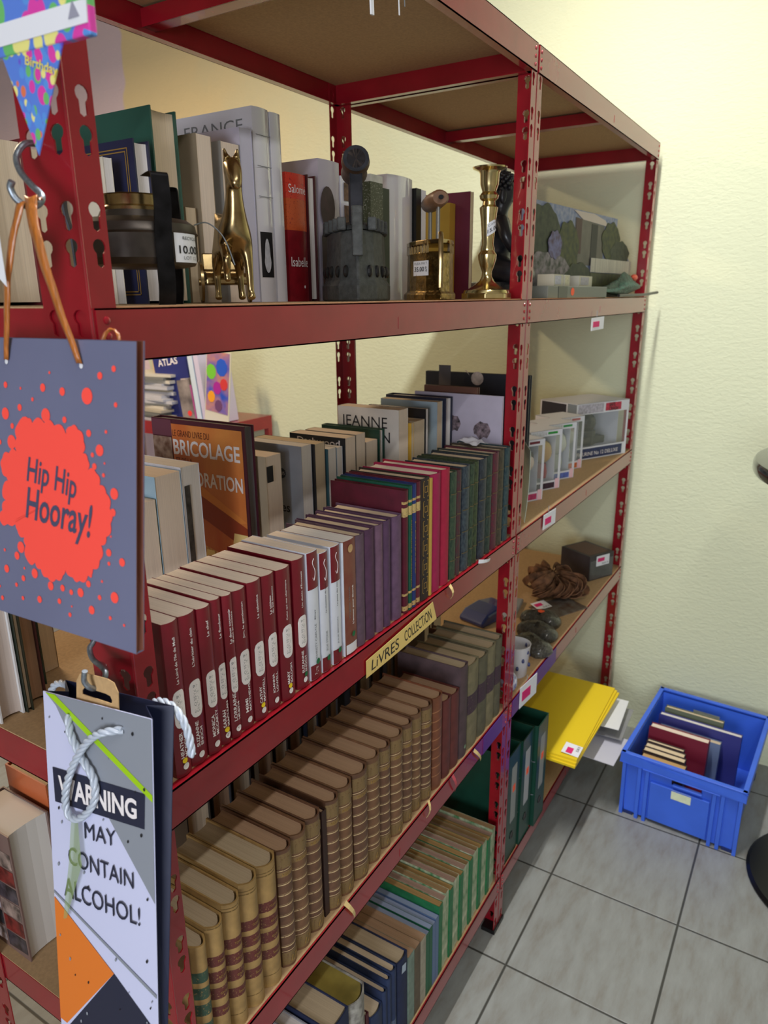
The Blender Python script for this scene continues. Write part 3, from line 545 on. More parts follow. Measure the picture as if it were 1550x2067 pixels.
for sy in (-1, 1): mb.box(-.06, .06, sy*.0435-.0015, sy*.0435+.0015, 0, .07)
mb.build('carton', mat('white_carton', (214, 206, 198), .8), U); MB().box(-.06, .06, -.008, .010, .0705, .0715).build('brown_tape', KRAFT, U); MB().box(-.06, .06, -.044, .044, .0675, .0702).build('lid', WHITE, U)
# ================================================================= shelf 4 books
def f4(label, x0, x1, zt, d, c, mp=PAGE, y=.2, **k): return fbook(label, x0, x1, zt, d, c, mp, y=y, z0=Z4, **k)
f4('dark red cloth book with wide cream fore-edge at the left end, top shelf', .072, .1285, 1.744, .17, (96, 28, 36), PAGEY, y=.25, hard=True)
f4('beige paperback next to the dark red book at the left end, top shelf', .1295, .15, 1.736, .15, (168, 152, 124), PAGEY, y=.25)
f4('small cream paperback behind the oil burner, leftmost of its row', .192, .205, 1.731, .12, (206, 198, 180), PAGEW, y=.202)
U = f4('navy hardback with gilt double border behind the oil burner', .2225, .2475, 1.753, .14, (32, 36, 66), PAGEW, y=.185, hard=True)
mb = MB(); X = -U['_w']/2-.0005; h = U['_h']
for o in (.010, .0135):
    for a in ((o, .0012), (.14-o, .0012)): mb.box(X-.0002, X, a[0], a[0]+a[1], o, h-o)
    for a in (o, h-o): mb.box(X-.0002, X, o, .14-o, a, a+.0012)
mb.build('gilt_border', GOLD, U)
f4('tall dark green cloth book with beige fore-edge, behind the oil burner', .2655, .3075, 1.797, .19, (38, 84, 72), PAGEY, y=.2, hard=True)
f4('beige paperback behind the brass horse, taller of the pale pair', .338, .3655, 1.779, .14, (156, 140, 116), PAGE, y=.2)
f4('small tan paperback with dark title in front of the beige one', .315, .334, 1.69, .10, (150, 128, 96), PAGEY, y=.205)
f4('grey paperback behind the brass horse head', .3825, .419, 1.777, .14, (150, 148, 142), PAGE, y=.2)
f4('lavender white book with tall plain fore-edge right of the horse head', .4205, .446, 1.80, .15, (198, 196, 216), mat('page_edges_lavender', (206, 206, 226), .8), y=.2)
WG = mat('glossy_white_jacket', (222, 222, 230), .12, coat=.8)
U = book('tall plastic wrapped white book, its spine bearing ruled lines and a portrait', .4515, .4865, 1.832, .19, WG, PAGEW, y=.2, z0=Z4, hard=True, b=.003)
face_text(U, 'LA FRANCE', .18, .02, .231, .247, INKG, .0)
for z in (.225, .185, .145): MB().box(-.015, .015, -.0012, -.0008, z, z+.0008).build('ruled_line', INKG, U)
spine_patch(U, -.014, .012, .035, .098, INKK, name='portrait_panel'); MB().quad(*[(-.003+.0075*math.cos(t)*(1.1 if math.sin(t) < 0 else .8), -.0012, .065+.024*math.sin(t)) for t in [2*math.pi*k/16 for k in range(16)]]).build('portrait_print', mat('pale_portrait', (200, 204, 214), .5, ns=90, na=.15), U)
book('plain glossy white book right of the portrait spine', .4885, .512, 1.831, .19, WG, PAGEW, y=.2, z0=Z4, b=.002)
OR = banded('orange_and_red_jacket', (128, 20, 32), [(.105, .15, (196, 84, 40)), (.150, .19, (206, 60, 44))], .35, .01)
U = book('orange over dark red spined novel with pale letters, left of the cast iron', .5195, .5685, 1.757, .15, OR, PAGEW, y=.2, z0=Z4, b=.003)
for s, z, hh in (('Salomé', .158, .012), ('de', .0, 0), ('Isabelle', .052, .014)):
    if hh: mb = MB(); text(mb, s, lambda u, v: (-.020+.041*u, spine_y(U, -.020+.041*u)-.0006, z+hh*v), .0); mb.build('lettering', INKW, U)
disc(U, .010, .022, .0022, INKW, 'white_dot')
f4('white paged book with dark maroon cover beside the orange red novel', .5695, .592, 1.759, .15, (70, 20, 28), PAGEW, y=.2, hard=True)
U = book('tall lilac book with a dark silhouette down its spine', .6025, .661, 1.787, .17, mat('lilac_jacket', (182, 174, 188), .35, coat=.3), PAGEW, y=.2, z0=Z4, b=.003)
mb = MB(); mb.quad(*[(-.010+.020*math.cos(t), -.0008, .145+.032*math.sin(t)) for t in [2*math.pi*k/18 for k in range(18)]]); mb.quad((-.029, -.0009, .01), (.001, -.0009, .01), (.006, -.0009, .10), (-.016, -.0009, .118), (-.029, -.0009, .10)); mb.build('silhouette_print', mat('dark_portrait_print', (66, 44, 50), .5, ns=40, na=.3), U)
U = book('white book with small brown photographs behind the big cast iron', .663, .7045, 1.769, .15, WG, PAGEW, y=.2, z0=Z4, b=.002)
for z in (.125, .16): MB().box(-.015, .013, -.0012, -.0008, z, z+.028).build('photo_print', mat('brown_photo_print', (112, 84, 66), .5, ns=90, na=.4), U)
book('dark green pictured paperback right of the cast iron handle', .752, .794, 1.783, .14, banded('mossy_jacket', (214, 216, 212), [(.07, .2, (66, 74, 54))], .4, .02), PAGEW, y=.2, z0=Z4)
book('narrow deep green book half hidden behind the glossy white one', .7955, .820, 1.765, .14, mat('deep_green_jacket', (50, 62, 48), .5), PAGEW, y=.202, z0=Z4)
book('wide glossy white book catching the light right of the cast iron', .822, .9155, 1.792, .16, WG, PAGEW, y=.2, z0=Z4, hard=True, b=.008)
book('black spined book with white pages left of the small brass iron', .9175, .938, 1.778, .14, BLACK, PAGEW, y=.2, z0=Z4)
book('white paged slim book behind the small brass iron', .939, .957, 1.777, .14, WHITE, PAGEW, y=.2, z0=Z4)
book('mustard yellow spined book behind the small brass iron handle', .9585, .984, 1.752, .13, mat('mustard_jacket', (176, 138, 46), .5), PAGEY, y=.148, z0=Z4)
f4('maroon covered book behind the brass candlestick', .9850, 1.0, 1.773, .18, (92, 20, 44), PAGEY, y=.116)
# ================================================================= objects on the top shelf
def price(par, fn, lines, m=WHITE, name='price_sticker'):
    """white sticker with dark print; fn maps (0..1, 0..1) to its surface"""
    mb = MB(); n = 6
    mb.add([fn(i/n, j) for j in (0, 1) for i in range(n+1)], [(i, i+1, n+2+i, n+1+i) for i in range(n)]); s = mb.build(name, m, par)
    for t, u0, u1, v0, v1, ink, bo in lines:
        text(mb2 := MB(), t, lambda u, v: fn(u0+(u1-u0)*u, v0+(v1-v0)*v, .0004), bo); mb2.build('print', ink, s)
# oil burner with strap handles
cx, cy, z0 = .130, .085, Z4
U = thing('oil_burner', 'dark metal oil burner with brass neck and three bent strap legs', 'burner', (cx, cy, z0))
MB().lathe([(0, .036), (.045, .036), (.055, .038), (.0585, .044), (.0585, .066), (.060, .068), (.0585, .070), (.0575, .076), (.050, .081), (.036, .083), (.033, .089), (0, .089)], 40).build('pot', mat('worn_dark_metal', (84, 78, 72), .42, .75, ns=26, na=.3), U, smooth=30)
MB().lathe([(.032, .088), (.0315, .092), (.029, .094), (.0295, .103), (.031, .104), (.028, .1045), (.026, .100), (.026, .09)], 40).build('neck', BRASS, U, smooth=30)
for a in (-108, 12, 132):
    c, s = math.cos(R(a)), math.sin(R(a)); p = [(.056, 0), (.060, .02), (.0605, .05), (.0615, .07), (.065, .09), (.064, .110), (.063, .117), (.058, .119), (.040, .117)]
    mb = MB(); tx = .0085; q = spline([(r_, 0, z_) for r_, z_ in p], 5); n = len(q)
    v = []; f = []
    for i, k in enumerate(q):
        for o, th in ((-tx, 0), (tx, 0), (tx, .0018), (-tx, .0018)): v.append((c*(k.x+th)-s*o, s*(k.x+th)+c*o, k.z))
    for i in range(n-1): f += [(4*i+j, 4*i+(j+1) % 4, 4*i+4+(j+1) % 4, 4*i+4+j) for j in range(4)]
    f += [(0, 1, 2, 3), (4*n-4, 4*n-3, 4*n-2, 4*n-1)]
    mb.add(v, f).build('strap_leg', GUN, U, smooth=30)
MB().tube(spline([(.050, -.030, .079), (.066, -.034, .082), (.078, -.044, .068), (.084, -.052, .040)], 6), .0007, 6).build('wire', STEEL, U)
pf = lambda u, v, l=0: ((.0592+l)*math.cos(R(-96+34*u)), (.0592+l)*math.sin(R(-96+34*u)), .040+.027*v)
price(U, pf, [('RECYCLÉ', .30, 1, .78, .92, INKK, .0), ('10.00', .14, 1.0, .30, .58, INKK, .02), ('LOT 12', .3, .9, .10, .22, INKG, 0)])
# brass horse drawing a small carriage
HX, HY = .255, .072
U = thing('horse_figurine', 'brass horse figurine with pointed ears and one raised foreleg, facing outward', 'figurine', (HX, HY, Z4), None, R(-40)); U.scale = (1.08, 1.08, 1.08)
def skin(name, pts, edges, m, par, lev=2):
    me = bpy.data.meshes.new(name); me.from_pydata([p[:3] for p in pts], edges, []); o = bpy.data.objects.new(name, me); COL.objects.link(o); o.parent = par; me.materials.append(m)
    k = o.modifiers.new('skin', 'SKIN'); k.use_smooth_shade = True
    for v, p in zip(me.skin_vertices[0].data, pts): v.radius = (p[3], p[4] if len(p) > 4 else p[3]); v.use_root = False
    me.skin_vertices[0].data[0].use_root = True
    s = o.modifiers.new('sub', 'SUBSURF'); s.levels = lev; s.render_levels = lev; return o
P = [(0, .018, .068, .0165, .020), (0, -.010, .072, .0165, .0215), (0, -.028, .080, .014, .018), (0, -.034, .098, .0095, .012), (0, -.036, .115, .0085, .010), (0, -.038, .128, .0095, .011), (0, -.049, .118, .0075, .008), (0, -.056, .107, .0055, .006),
     (.0055, -.032, .140, .0028), (.0065, -.031, .147, .0010), (-.0055, -.032, .140, .0028), (-.0065, -.031, .147, .0010),
     (.011, -.022, .055, .0068), (.012, -.026, .032, .0042), (.0125, -.025, .012, .0036), (.013, -.029, .0035, .0050),
     (-.011, -.022, .055, .0068), (-.012, -.040, .044, .0046), (-.012, -.034, .028, .0034), (-.0115, -.036, .021, .0042),
     (0, .045, .070, .016, .019), (.012, .048, .050, .0075), (.013, .054, .030, .0044), (.013, .050, .012, .0036), (.0135, .047, .0035, .0048),
     (-.012, .048, .050, .0075), (-.013, .054, .030, .0044), (-.013, .050, .012, .0036), (-.0135, .047, .0035, .0048), (0, .060, .074, .0045), (0, .072, .055, .0055), (0, .074, .030, .003)]
E_ = [(0, 1), (1, 2), (2, 3), (3, 4), (4, 5), (5, 6), (6, 7), (5, 8), (8, 9), (5, 10), (10, 11), (1, 12), (12, 13), (13, 14), (14, 15), (1, 16), (16, 17), (17, 18), (18, 19), (0, 20), (20, 21), (21, 22), (22, 23), (23, 24), (20, 25), (25, 26), (26, 27), (27, 28), (20, 29), (29, 30), (30, 31)]
skin('body', P, E_, BRASS, U)
MB().tube([(0, -.0265, .131), (0, -.0235, .115), (0, -.0205, .098), (0, -.012, .09)], [.0022, .0028, .0026, .001], 8).build('mane', BRASS, U, smooth=50)
U = thing('toy_carriage', 'small dark brass two wheeled carriage behind the horse figurine', 'figurine', (HX+.062, HY+.074, Z4), None, R(-40))
mb = MB(); mb.lathe([(.0255, -.0016), (.0255, .0016), (.0225, .0016), (.0225, -.0016), (.0255, -.0016)], 28, T=Matrix.Translation((-.030, 0, .0257)) @ Matrix.Rotation(R(90), 4, 'Y'))
for sx, nm_ in ((-.030, 'wheel'), (.030, 'wheel')):
    mb = MB(); T = Matrix.Translation((sx, 0, .0255)) @ Matrix.Rotation(R(90), 4, 'Y'); mb.lathe([(.0252, -.0016), (.0252, .0016), (.0220, .0016), (.0220, -.0016), (.0252, -.0016)], 28, T=T); mb.lathe([(0, -.003), (.004, -.003), (.004, .003), (0, .003)], 12, T=T)
    for k in range(8): mb.tube([T @ Vector((0, 0, 0)), T @ Vector((.0225*math.cos(k*R(45)), .0225*math.sin(k*R(45)), 0))], .0009, 6)
    mb.build(nm_, BRASS, U, smooth=30)
MB().tube([(-.031, 0, .0255), (.031, 0, .0255)], .0018, 8).build('axle', BRASS, U)
MB().prism([(-.026, .022), (.030, .022), (.030, .034), (.026, .036), (.024, .060), (.018, .062), (.012, .040), (-.020, .036), (-.026, .030)], -.026, .026, 'x').build('body', BRASS, U, bevel=.002)
for sx in (-.016, .016): MB().tube([(sx, -.02, .03), (sx, -.060, .045), (sx, -.085, .055)], .0014, 7).build('shaft', BRASS, U)
# big charcoal iron of cast metal
IX, IY = .571, .112
U = thing('charcoal_iron', 'tall dark cast iron flame charcoal iron with round wooden handle end', 'iron', (IX, IY, Z4), None, R(-55)); U.scale = (1.10, 1.04, 1.0)
prof = lambda s: [(.0, -.078*s), (.021*s, -.052*s), (.034*s, -.018*s), (.040*s, .022*s), (.040*s, .060*s), (-.040*s, .060*s), (-.040*s, .022*s), (-.034*s, -.018*s), (-.021*s, -.052*s)]
def loft(mb, levels):
    n = len(levels[0][0]); v = []; f = []
    for pl, z in levels: v += [(x, y, z) for x, y in pl]
    for i in range(len(levels)-1): f += [(i*n+k, i*n+(k+1) % n, (i+1)*n+(k+1) % n, (i+1)*n+k) for k in range(n)]
    f += [tuple(range(n))[::-1], tuple(range((len(levels)-1)*n, len(levels)*n))]; return mb.add(v, f)
loft(MB(), [(prof(1.22), 0), (prof(1.22), .022), (prof(1.10), .030), (prof(1.04), .060), (prof(1.0), .098)]).build('body', IRON, U, bevel=.003)
mb = MB()
for sx in (-1, 1):
    for k in range(6):
        q_ = spline([(.006, -.078, 0), (.023, -.0555, 0), (.037, -.019, 0), (.0435, .024, 0), (.0435, .055, 0)], 5); p_ = q_[3+3*k]; mb.ball((p_.x*sx, p_.y, .042), (.0042, .0042, .0085), 8)
mb.build('vent_hole', BLACK, U)
mb = MB()
for sx in (-1, 1):
    for k in range(6):
        t = k/5; x = (.020+.020*min(1, t*1.5))*sx; y = -.054+.11*t
        mb.prism([(x-.006, y-.0075), (x+.006, y-.0075), (x+.006, y+.0075), (x-.006, y+.0075)], .098, .116, T=None)
for k in range(4): x = -.030+.02*k; mb.box(x-.007, x+.007, .050, .060, .098, .116)
mb.build('crenellated_rim', IRON, U, bevel=.0022)
loft(MB(), [(prof(.93), .099), (prof(.86), .106), (prof(.5), .112)]).build('lid', IRON, U, bevel=.002)
MB().prism([(-.088, .062), (-.060, .062), (-.060, .100), (-.066, .130), (-.074, .130), (-.082, .100)], -.007, .007, 'x').build('front_latch', IRON, U, bevel=.002)
for y in (-.052, .040): MB().prism([(y-.009, .105), (y+.009, .105), (y+.008, .178), (y+.009, .196), (y-.009, .196), (y-.008, .178)], -.0085, .0085, 'x').build('handle_post', GUN, U, bevel=.001)
MB().lathe([(0, -.074), (.012, -.074), (.0165, -.068), (.0185, -.045), (.017, -.02), (.0165, 0), (.017, .02), (.0185, .045), (.0165, .062), (.012, .066), (0, .066)], 24, T=Matrix.Translation((0, -.004, .189)) @ Matrix.Rotation(R(-90), 4, 'X')).build('handle', mat('old_dark_wood', (78, 58, 42), .5, ns=30, na=.2), U, smooth=40)
MB().lathe([(0, 0), (.0165, .0), (.0165, .003), (0, .0035)], 24, T=Matrix.Translation((0, -.078, .189)) @ Matrix.Rotation(R(-90), 4, 'X')).build('handle_cap', GUN, U, smooth=30)
# small brass charcoal iron
IX, IY = .772, .085
U = thing('brass_iron', 'small engraved brass charcoal iron with price sticker and wooden grip', 'iron', (IX, IY, Z4), None, R(-52)); U.scale = (1.2, 1.1, 1.0)
FB = mat('engraved_brass', (150, 122, 70), .32, 1, ns=90, na=.3, bs=160, ba=.8, bd=.002)
loft(MB(), [(prof(.90), 0), (prof(.90), .010), (prof(.80), .014), (prof(.78), .078)]).build('body', FB, U, bevel=.0015)
for sx in (-1, 1):
    mb = MB()
    for k in range(9):
        t = k/8; x = (.016+.015*min(1, t*1.5))*sx; y = -.046+.09*t; mb.prism([(y-.0056, .076), (y+.0056, .076), (y+.0045, .088), (y, .096), (y-.0045, .088)], x-.0012, x+.0012, 'x')
    mb.build('scalloped_rim', BRASS, U)
loft(MB(), [(prof(.81), .090), (prof(.81), .097)]).build('lid', BRASS, U, bevel=.001)
MB().tube([(0, -.064, .02), (0, -.066, .06), (0, -.064, .100), (0, -.060, .106)], .0035, 8).build('latch', BRASS, U, smooth=40)
for y in (-.038, .030): MB().prism([(y-.008, .097), (y+.008, .097), (y+.0075, .150), (y+.004, .172), (y-.004, .172), (y-.0075, .150)], -.0018, .0018, 'x').build('handle_post', mat('dull_nickel', (128, 126, 120), .35, .9), U, bevel=.001)
MB().lathe([(0, -.050), (.010, -.050), (.013, -.044), (.0145, 0), (.013, .040), (.010, .046), (0, .046)], 20, T=Matrix.Translation((0, -.004, .160)) @ Matrix.Rotation(R(-90), 4, 'X')).build('grip', mat('worn_brown_wood', (122, 88, 62), .45, ns=30, na=.2), U, smooth=40)
MB().lathe([(0, 0), (.0035, 0), (.0035, .003), (0, .003)], 12, T=Matrix.Translation((0, -.058, .160)) @ Matrix.Rotation(R(90), 4, 'X')).build('rivet', GUN, U)
# sticker sits on the flank of the iron turned to the room
def flank(u, v, l=0):
    b = Vector((-.0135, -.049)); a = Vector((-.0285, -.006)); n = Vector((-.94, -.33)); p = a+(b-a)*u+n*(.0012+l); return (p.x, p.y, .040+.024*v)
price(U, flank, [('FLEA MKT', .08, .92, .74, .9, INKG, 0), ('35.00', .08, .72, .28, .60, INKK, .01), ('%', .78, .92, .25, .6, INKK, 0)])
# candlestick
U = thing('candlestick', 'turned yellow brass candlestick with wide drip pan and square cut base', 'candlestick', (.952, .062, Z4)); U.scale = (1.05, 1.05, 1.05)
MB().lathe([(0, 0), (.038, 0), (.042, .003), (.0425, .012), (.041, .016), (.034, .018), (.026, .023), (.014, .032), (.0095, .040), (.009, .048), (.013, .058), (.0165, .070), (.017, .078), (.0125, .085), (.013, .088), (.0105, .096), (.0135, .135), (.0155, .150), (.0165, .158), (.012, .162), (.011, .168), (.016, .172), (.0175, .178), (.0125, .184), (.0135, .188), (.0165, .196), (.0175, .214), (.020, .218), (.030, .222), (.031, .2245), (.017, .2245), (.0155, .219), (.0125, .208), (0, .205)], 40).build('stem', BRASSY, U, smooth=32)
MB().prism([(.046*math.cos(2*math.pi*(k+.5)/8), .046*math.sin(2*math.pi*(k+.5)/8)) for k in range(8)], 0, .011).build('base', BRASSY, U, bevel=.002)
pf = lambda u, v, l=0: ((.0138+l)*math.cos(R(-165+95*u)), (.0138+l)*math.sin(R(-165+95*u)), .108+.022*v+.012*u)
price(U, pf, [('CAND', .1, .9, .68, .86, INKG, 0), ('15.00', .05, .95, .2, .5, INKK, .01)])
# seated figure
U = thing('seated_statue', 'black cross-legged seated statue with curled hair, half behind the middle post', 'statue', (1.140, .122, Z4), None, R(30)); U.scale = (1.12, 1.12, 1.10)
DB = mat('black_resin', (34, 36, 42), .35, ns=60, na=.2, coat=.2)
MB().prism([(.065*math.cos(2*math.pi*k/20), .055*math.sin(2*math.pi*k/20)) for k in range(20)], 0, .032).build('base', DB, U, bevel=.006)
P = [(0, .006, .055, .046, .046), (0, .006, .085, .036, .036), (0, .004, .120, .042, .034), (0, -.002, .145, .026, .02), (0, -.004, .165, .013), (0, -.008, .185, .021, .024), (0, -.010, .205, .024, .026), (0, -.008, .222, .016),
     (.042, -.002, .142, .014), (.056, -.008, .112, .013), (.050, -.030, .085, .010), (.026, -.050, .070, .008), (-.042, -.002, .142, .014), (-.056, -.008, .112, .013), (-.050, -.030, .085, .010), (-.026, -.050, .070, .008),
     (.040, .0, .052, .024), (.072, -.034, .048, .020), (.030, -.062, .044, .015), (-.010, -.066, .044, .012), (-.040, .0, .052, .024), (-.072, -.034, .048, .020), (-.030, -.058, .046, .015), (.010, -.060, .048, .012)]
E_ = [(0, 1), (1, 2), (2, 3), (3, 4), (4, 5), (5, 6), (6, 7), (2, 8), (8, 9), (9, 10), (10, 11), (2, 12), (12, 13), (13, 14), (14, 15), (0, 16), (16, 17), (17, 18), (18, 19), (0, 20), (20, 21), (21, 22), (22, 23)]
skin('body', P, E_, DB, U)
mb = MB(); 
for k in range(90):
    t = (k+.5)/90; ph = math.acos(1-1.15*t); th = k*2.399963; d = Vector((math.sin(ph)*math.cos(th), math.sin(ph)*math.sin(th), math.cos(ph)))
    if d.y < -.45 and d.z < .5: continue
    mb.ball(Vector((0, -.007, .203))+Vector((d.x*.0255, d.y*.027, d.z*.0285)), .0048, 6)
mb.ball((0, -.004, .234), (.010, .010, .010), 10); mb.build('curled_hair', DB, U, smooth=60)
mb = MB(); mb.ball((0, -.034, .190), (.0035, .005, .006), 8); 
for sx in (-1, 1): mb.ball((sx*.0255, -.004, .188), (.0035, .007, .014), 8); mb.ball((sx*.009, -.032, .197), (.005, .002, .0016), 8)
mb.ball((0, -.0325, .178), (.007, .002, .0018), 8); mb.build('face', DB, U, smooth=60)
# ---- second unit, top shelf: printed scenery stand and small packages
U = thing('scenery_backdrop', 'cut out printed house and garden scene standing on the far top shelf', 'backdrop', (1.32, .104, Z4), None, R(-4.5))
def poly(n, pts, m, y, par=U, th=.001): pts = [((x+.17)/.47*.77-.07, z*.93) for x, z in pts]; return MB().prism(pts, y, y+th, 'y').build(n, m, par)
fol = lambda n, a, b: mat(n, a, .6, ns=70, c2=b)
out = [(-.17, 0), (.30, 0), (.30, .11), (.275, .135), (.25, .16), (.215, .17), (.215, .235), (-.17, .236)]
poly('board', out, fol('sky_print', (96, 116, 158), (158, 160, 180)), 0, th=.003)
def blob(cx, cz, rx, rz, n=56, k=.18): return [(cx+rx*math.cos(2*math.pi*i/n)*(1+.07*math.sin(14*math.pi*i/n)), max(.001, cz+rz*math.sin(2*math.pi*i/n)*(1+.07*math.cos(18*math.pi*i/n)))) for i in range(n)]
G1 = fol('dark_foliage_print', (12, 26, 14), (58, 66, 44)); G2 = fol('olive_foliage_print', (74, 80, 30), (20, 32, 14)); G3 = fol('blossom_print', (26, 42, 28), (150, 140, 150))
poly('house_print', [(.02, .09), (.15, .09), (.15, .205), (.02, .215)], mat('wall_print', (104, 100, 92), .6, ns=20), -.0012); poly('roof_print', [(.01, .232), (.05, .212), (.17, .206), (.15, .222), (.10, .233)], mat('roof_print', (200, 186, 178), .6), -.002)
poly('doorway_print', [(.09, .09), (.118, .09), (.118, .205), (.09, .205)], mat('door_print', (30, 30, 30), .6), -.002); poly('shutter_print', [(.022, .12), (.046, .12), (.046, .213), (.022, .214)], mat('shutter_print', (72, 44, 44), .6), -.002)
poly('tree_print', blob(-.10, .155, .06, .075), G1, -.003); poly('tree_print', blob(.185, .165, .045, .055), G2, -.003); poly('bush_print', blob(-.01, .13, .045, .07), G2, -.004); poly('bush_print', blob(.235, .13, .05, .04), G1, -.0035)
poly('bush_print', blob(-.08, .06, .085, .058), G3, -.005); poly('bush_print', blob(.04, .045, .06, .05), G1, -.0055); poly('purple_bush_print', blob(-.062, .135, .025, .035), fol('wisteria_print', (116, 118, 170), (70, 40, 54)), -.006)
poly('fence_print', [(.09, .072), (.298, .072), (.298, .112), (.09, .112)], mat('fence_print', (206, 200, 188), .6, ns=1, na=.45, st=(420, 1, 1)), -.006); poly('lawn_print', [(.09, .001), (.298, .001), (.298, .07), (.09, .07)], fol('lawn_print', (78, 84, 46), (46, 46, 34)), -.0065)
for x in (-.10, .20): MB().prism([(0, 0), (.05, 0), (0, .06)], x, x+.002, 'x', T=None).build('stand', WHITE, U)
GB = mat('grey_carton', (120, 124, 116), .6)
U = thing('grey_box', 'low grey box with a black end and an orange dot on the far top shelf', 'box', (1.205, .012, Z4), None, R(-2)); MB().box(-.035, .385, 0, .07, 0, .026).build('carton', GB, U, bevel=.001); MB().box(.028, .085, -.001, .071, .0004, .0255).build('black_end', BLACK, U); MB().quad(*[(.120+.012*math.cos(t), -.0008, .014+.009*math.sin(t)) for t in [2*math.pi*k/14 for k in range(14)]]).build('orange_dot', ORANGE_DOT, U)
for i, (x, w, c, lb) in enumerate([(1.262, .066, (186, 186, 204), 'left of the three, lavender front'), (1.338, .040, (206, 200, 170), 'narrow cream middle one'), (1.452, .112, (170, 166, 180), 'right of the three, greyish')]):
    U = thing('small_carton', f'small printed carton on the low grey box, {lb}', 'box', (x+w/2, .052, Z4+.0265), 'small cartons on the grey box'); MB().box(-w/2, w/2, -.02, .02, 0, .026).build('carton', mat('carton_side', (200, 196, 178), .6), U, bevel=.0008); MB().box(-w*.38, w*.22, -.0206, -.02, .004, .023).build('printed_front', mat('carton_front', c, .5, ns=200, na=.15), U)
U = thing('netted_bundle', 'crumpled dark green netted bundle with a red tip beside the far post', 'bundle', (1.81, .018, Z4))
NET = mat('green_netting', (40, 96, 80), .5, ns=90, c2=(10, 22, 22), bs=140, ba=1, bd=.004)
mb = MB(); n = 22; v = []; f = []
for j in range(9):
    for i in range(n):
        a = 2*math.pi*i/n; r = math.sin(math.pi*min(.999, (j+.6)/9.2)); wv = 1+.16*math.sin(3*a+j)+.10*math.sin(7*a-2*j)
        v.append((.185*r*wv*math.cos(a), .024*r*wv*math.sin(a), .004+.060*(j/8)*(.75+.35*math.cos(a-.4))))
for j in range(8): f += [(j*n+i, j*n+(i+1) % n, (j+1)*n+(i+1) % n, (j+1)*n+i) for i in range(n)]
f += [tuple(range(n))[::-1], tuple(range(8*n, 9*n))]; mb.add(v, f).build('net', NET, U, smooth=70)
MB().ball((.15, .0, .056), (.026, .010, .010), 10).build('red_tip', mat('coral_red', (226, 96, 70), .5), U, smooth=60)
MB().tube(spline([(-.12, -.026, .004), (0, -.036, .005), (.10, -.044, .006), (.19, -.05, .010), (.235, -.055, .012)], 6), .004, 8).build('black_cord', BLACK, U, smooth=60)
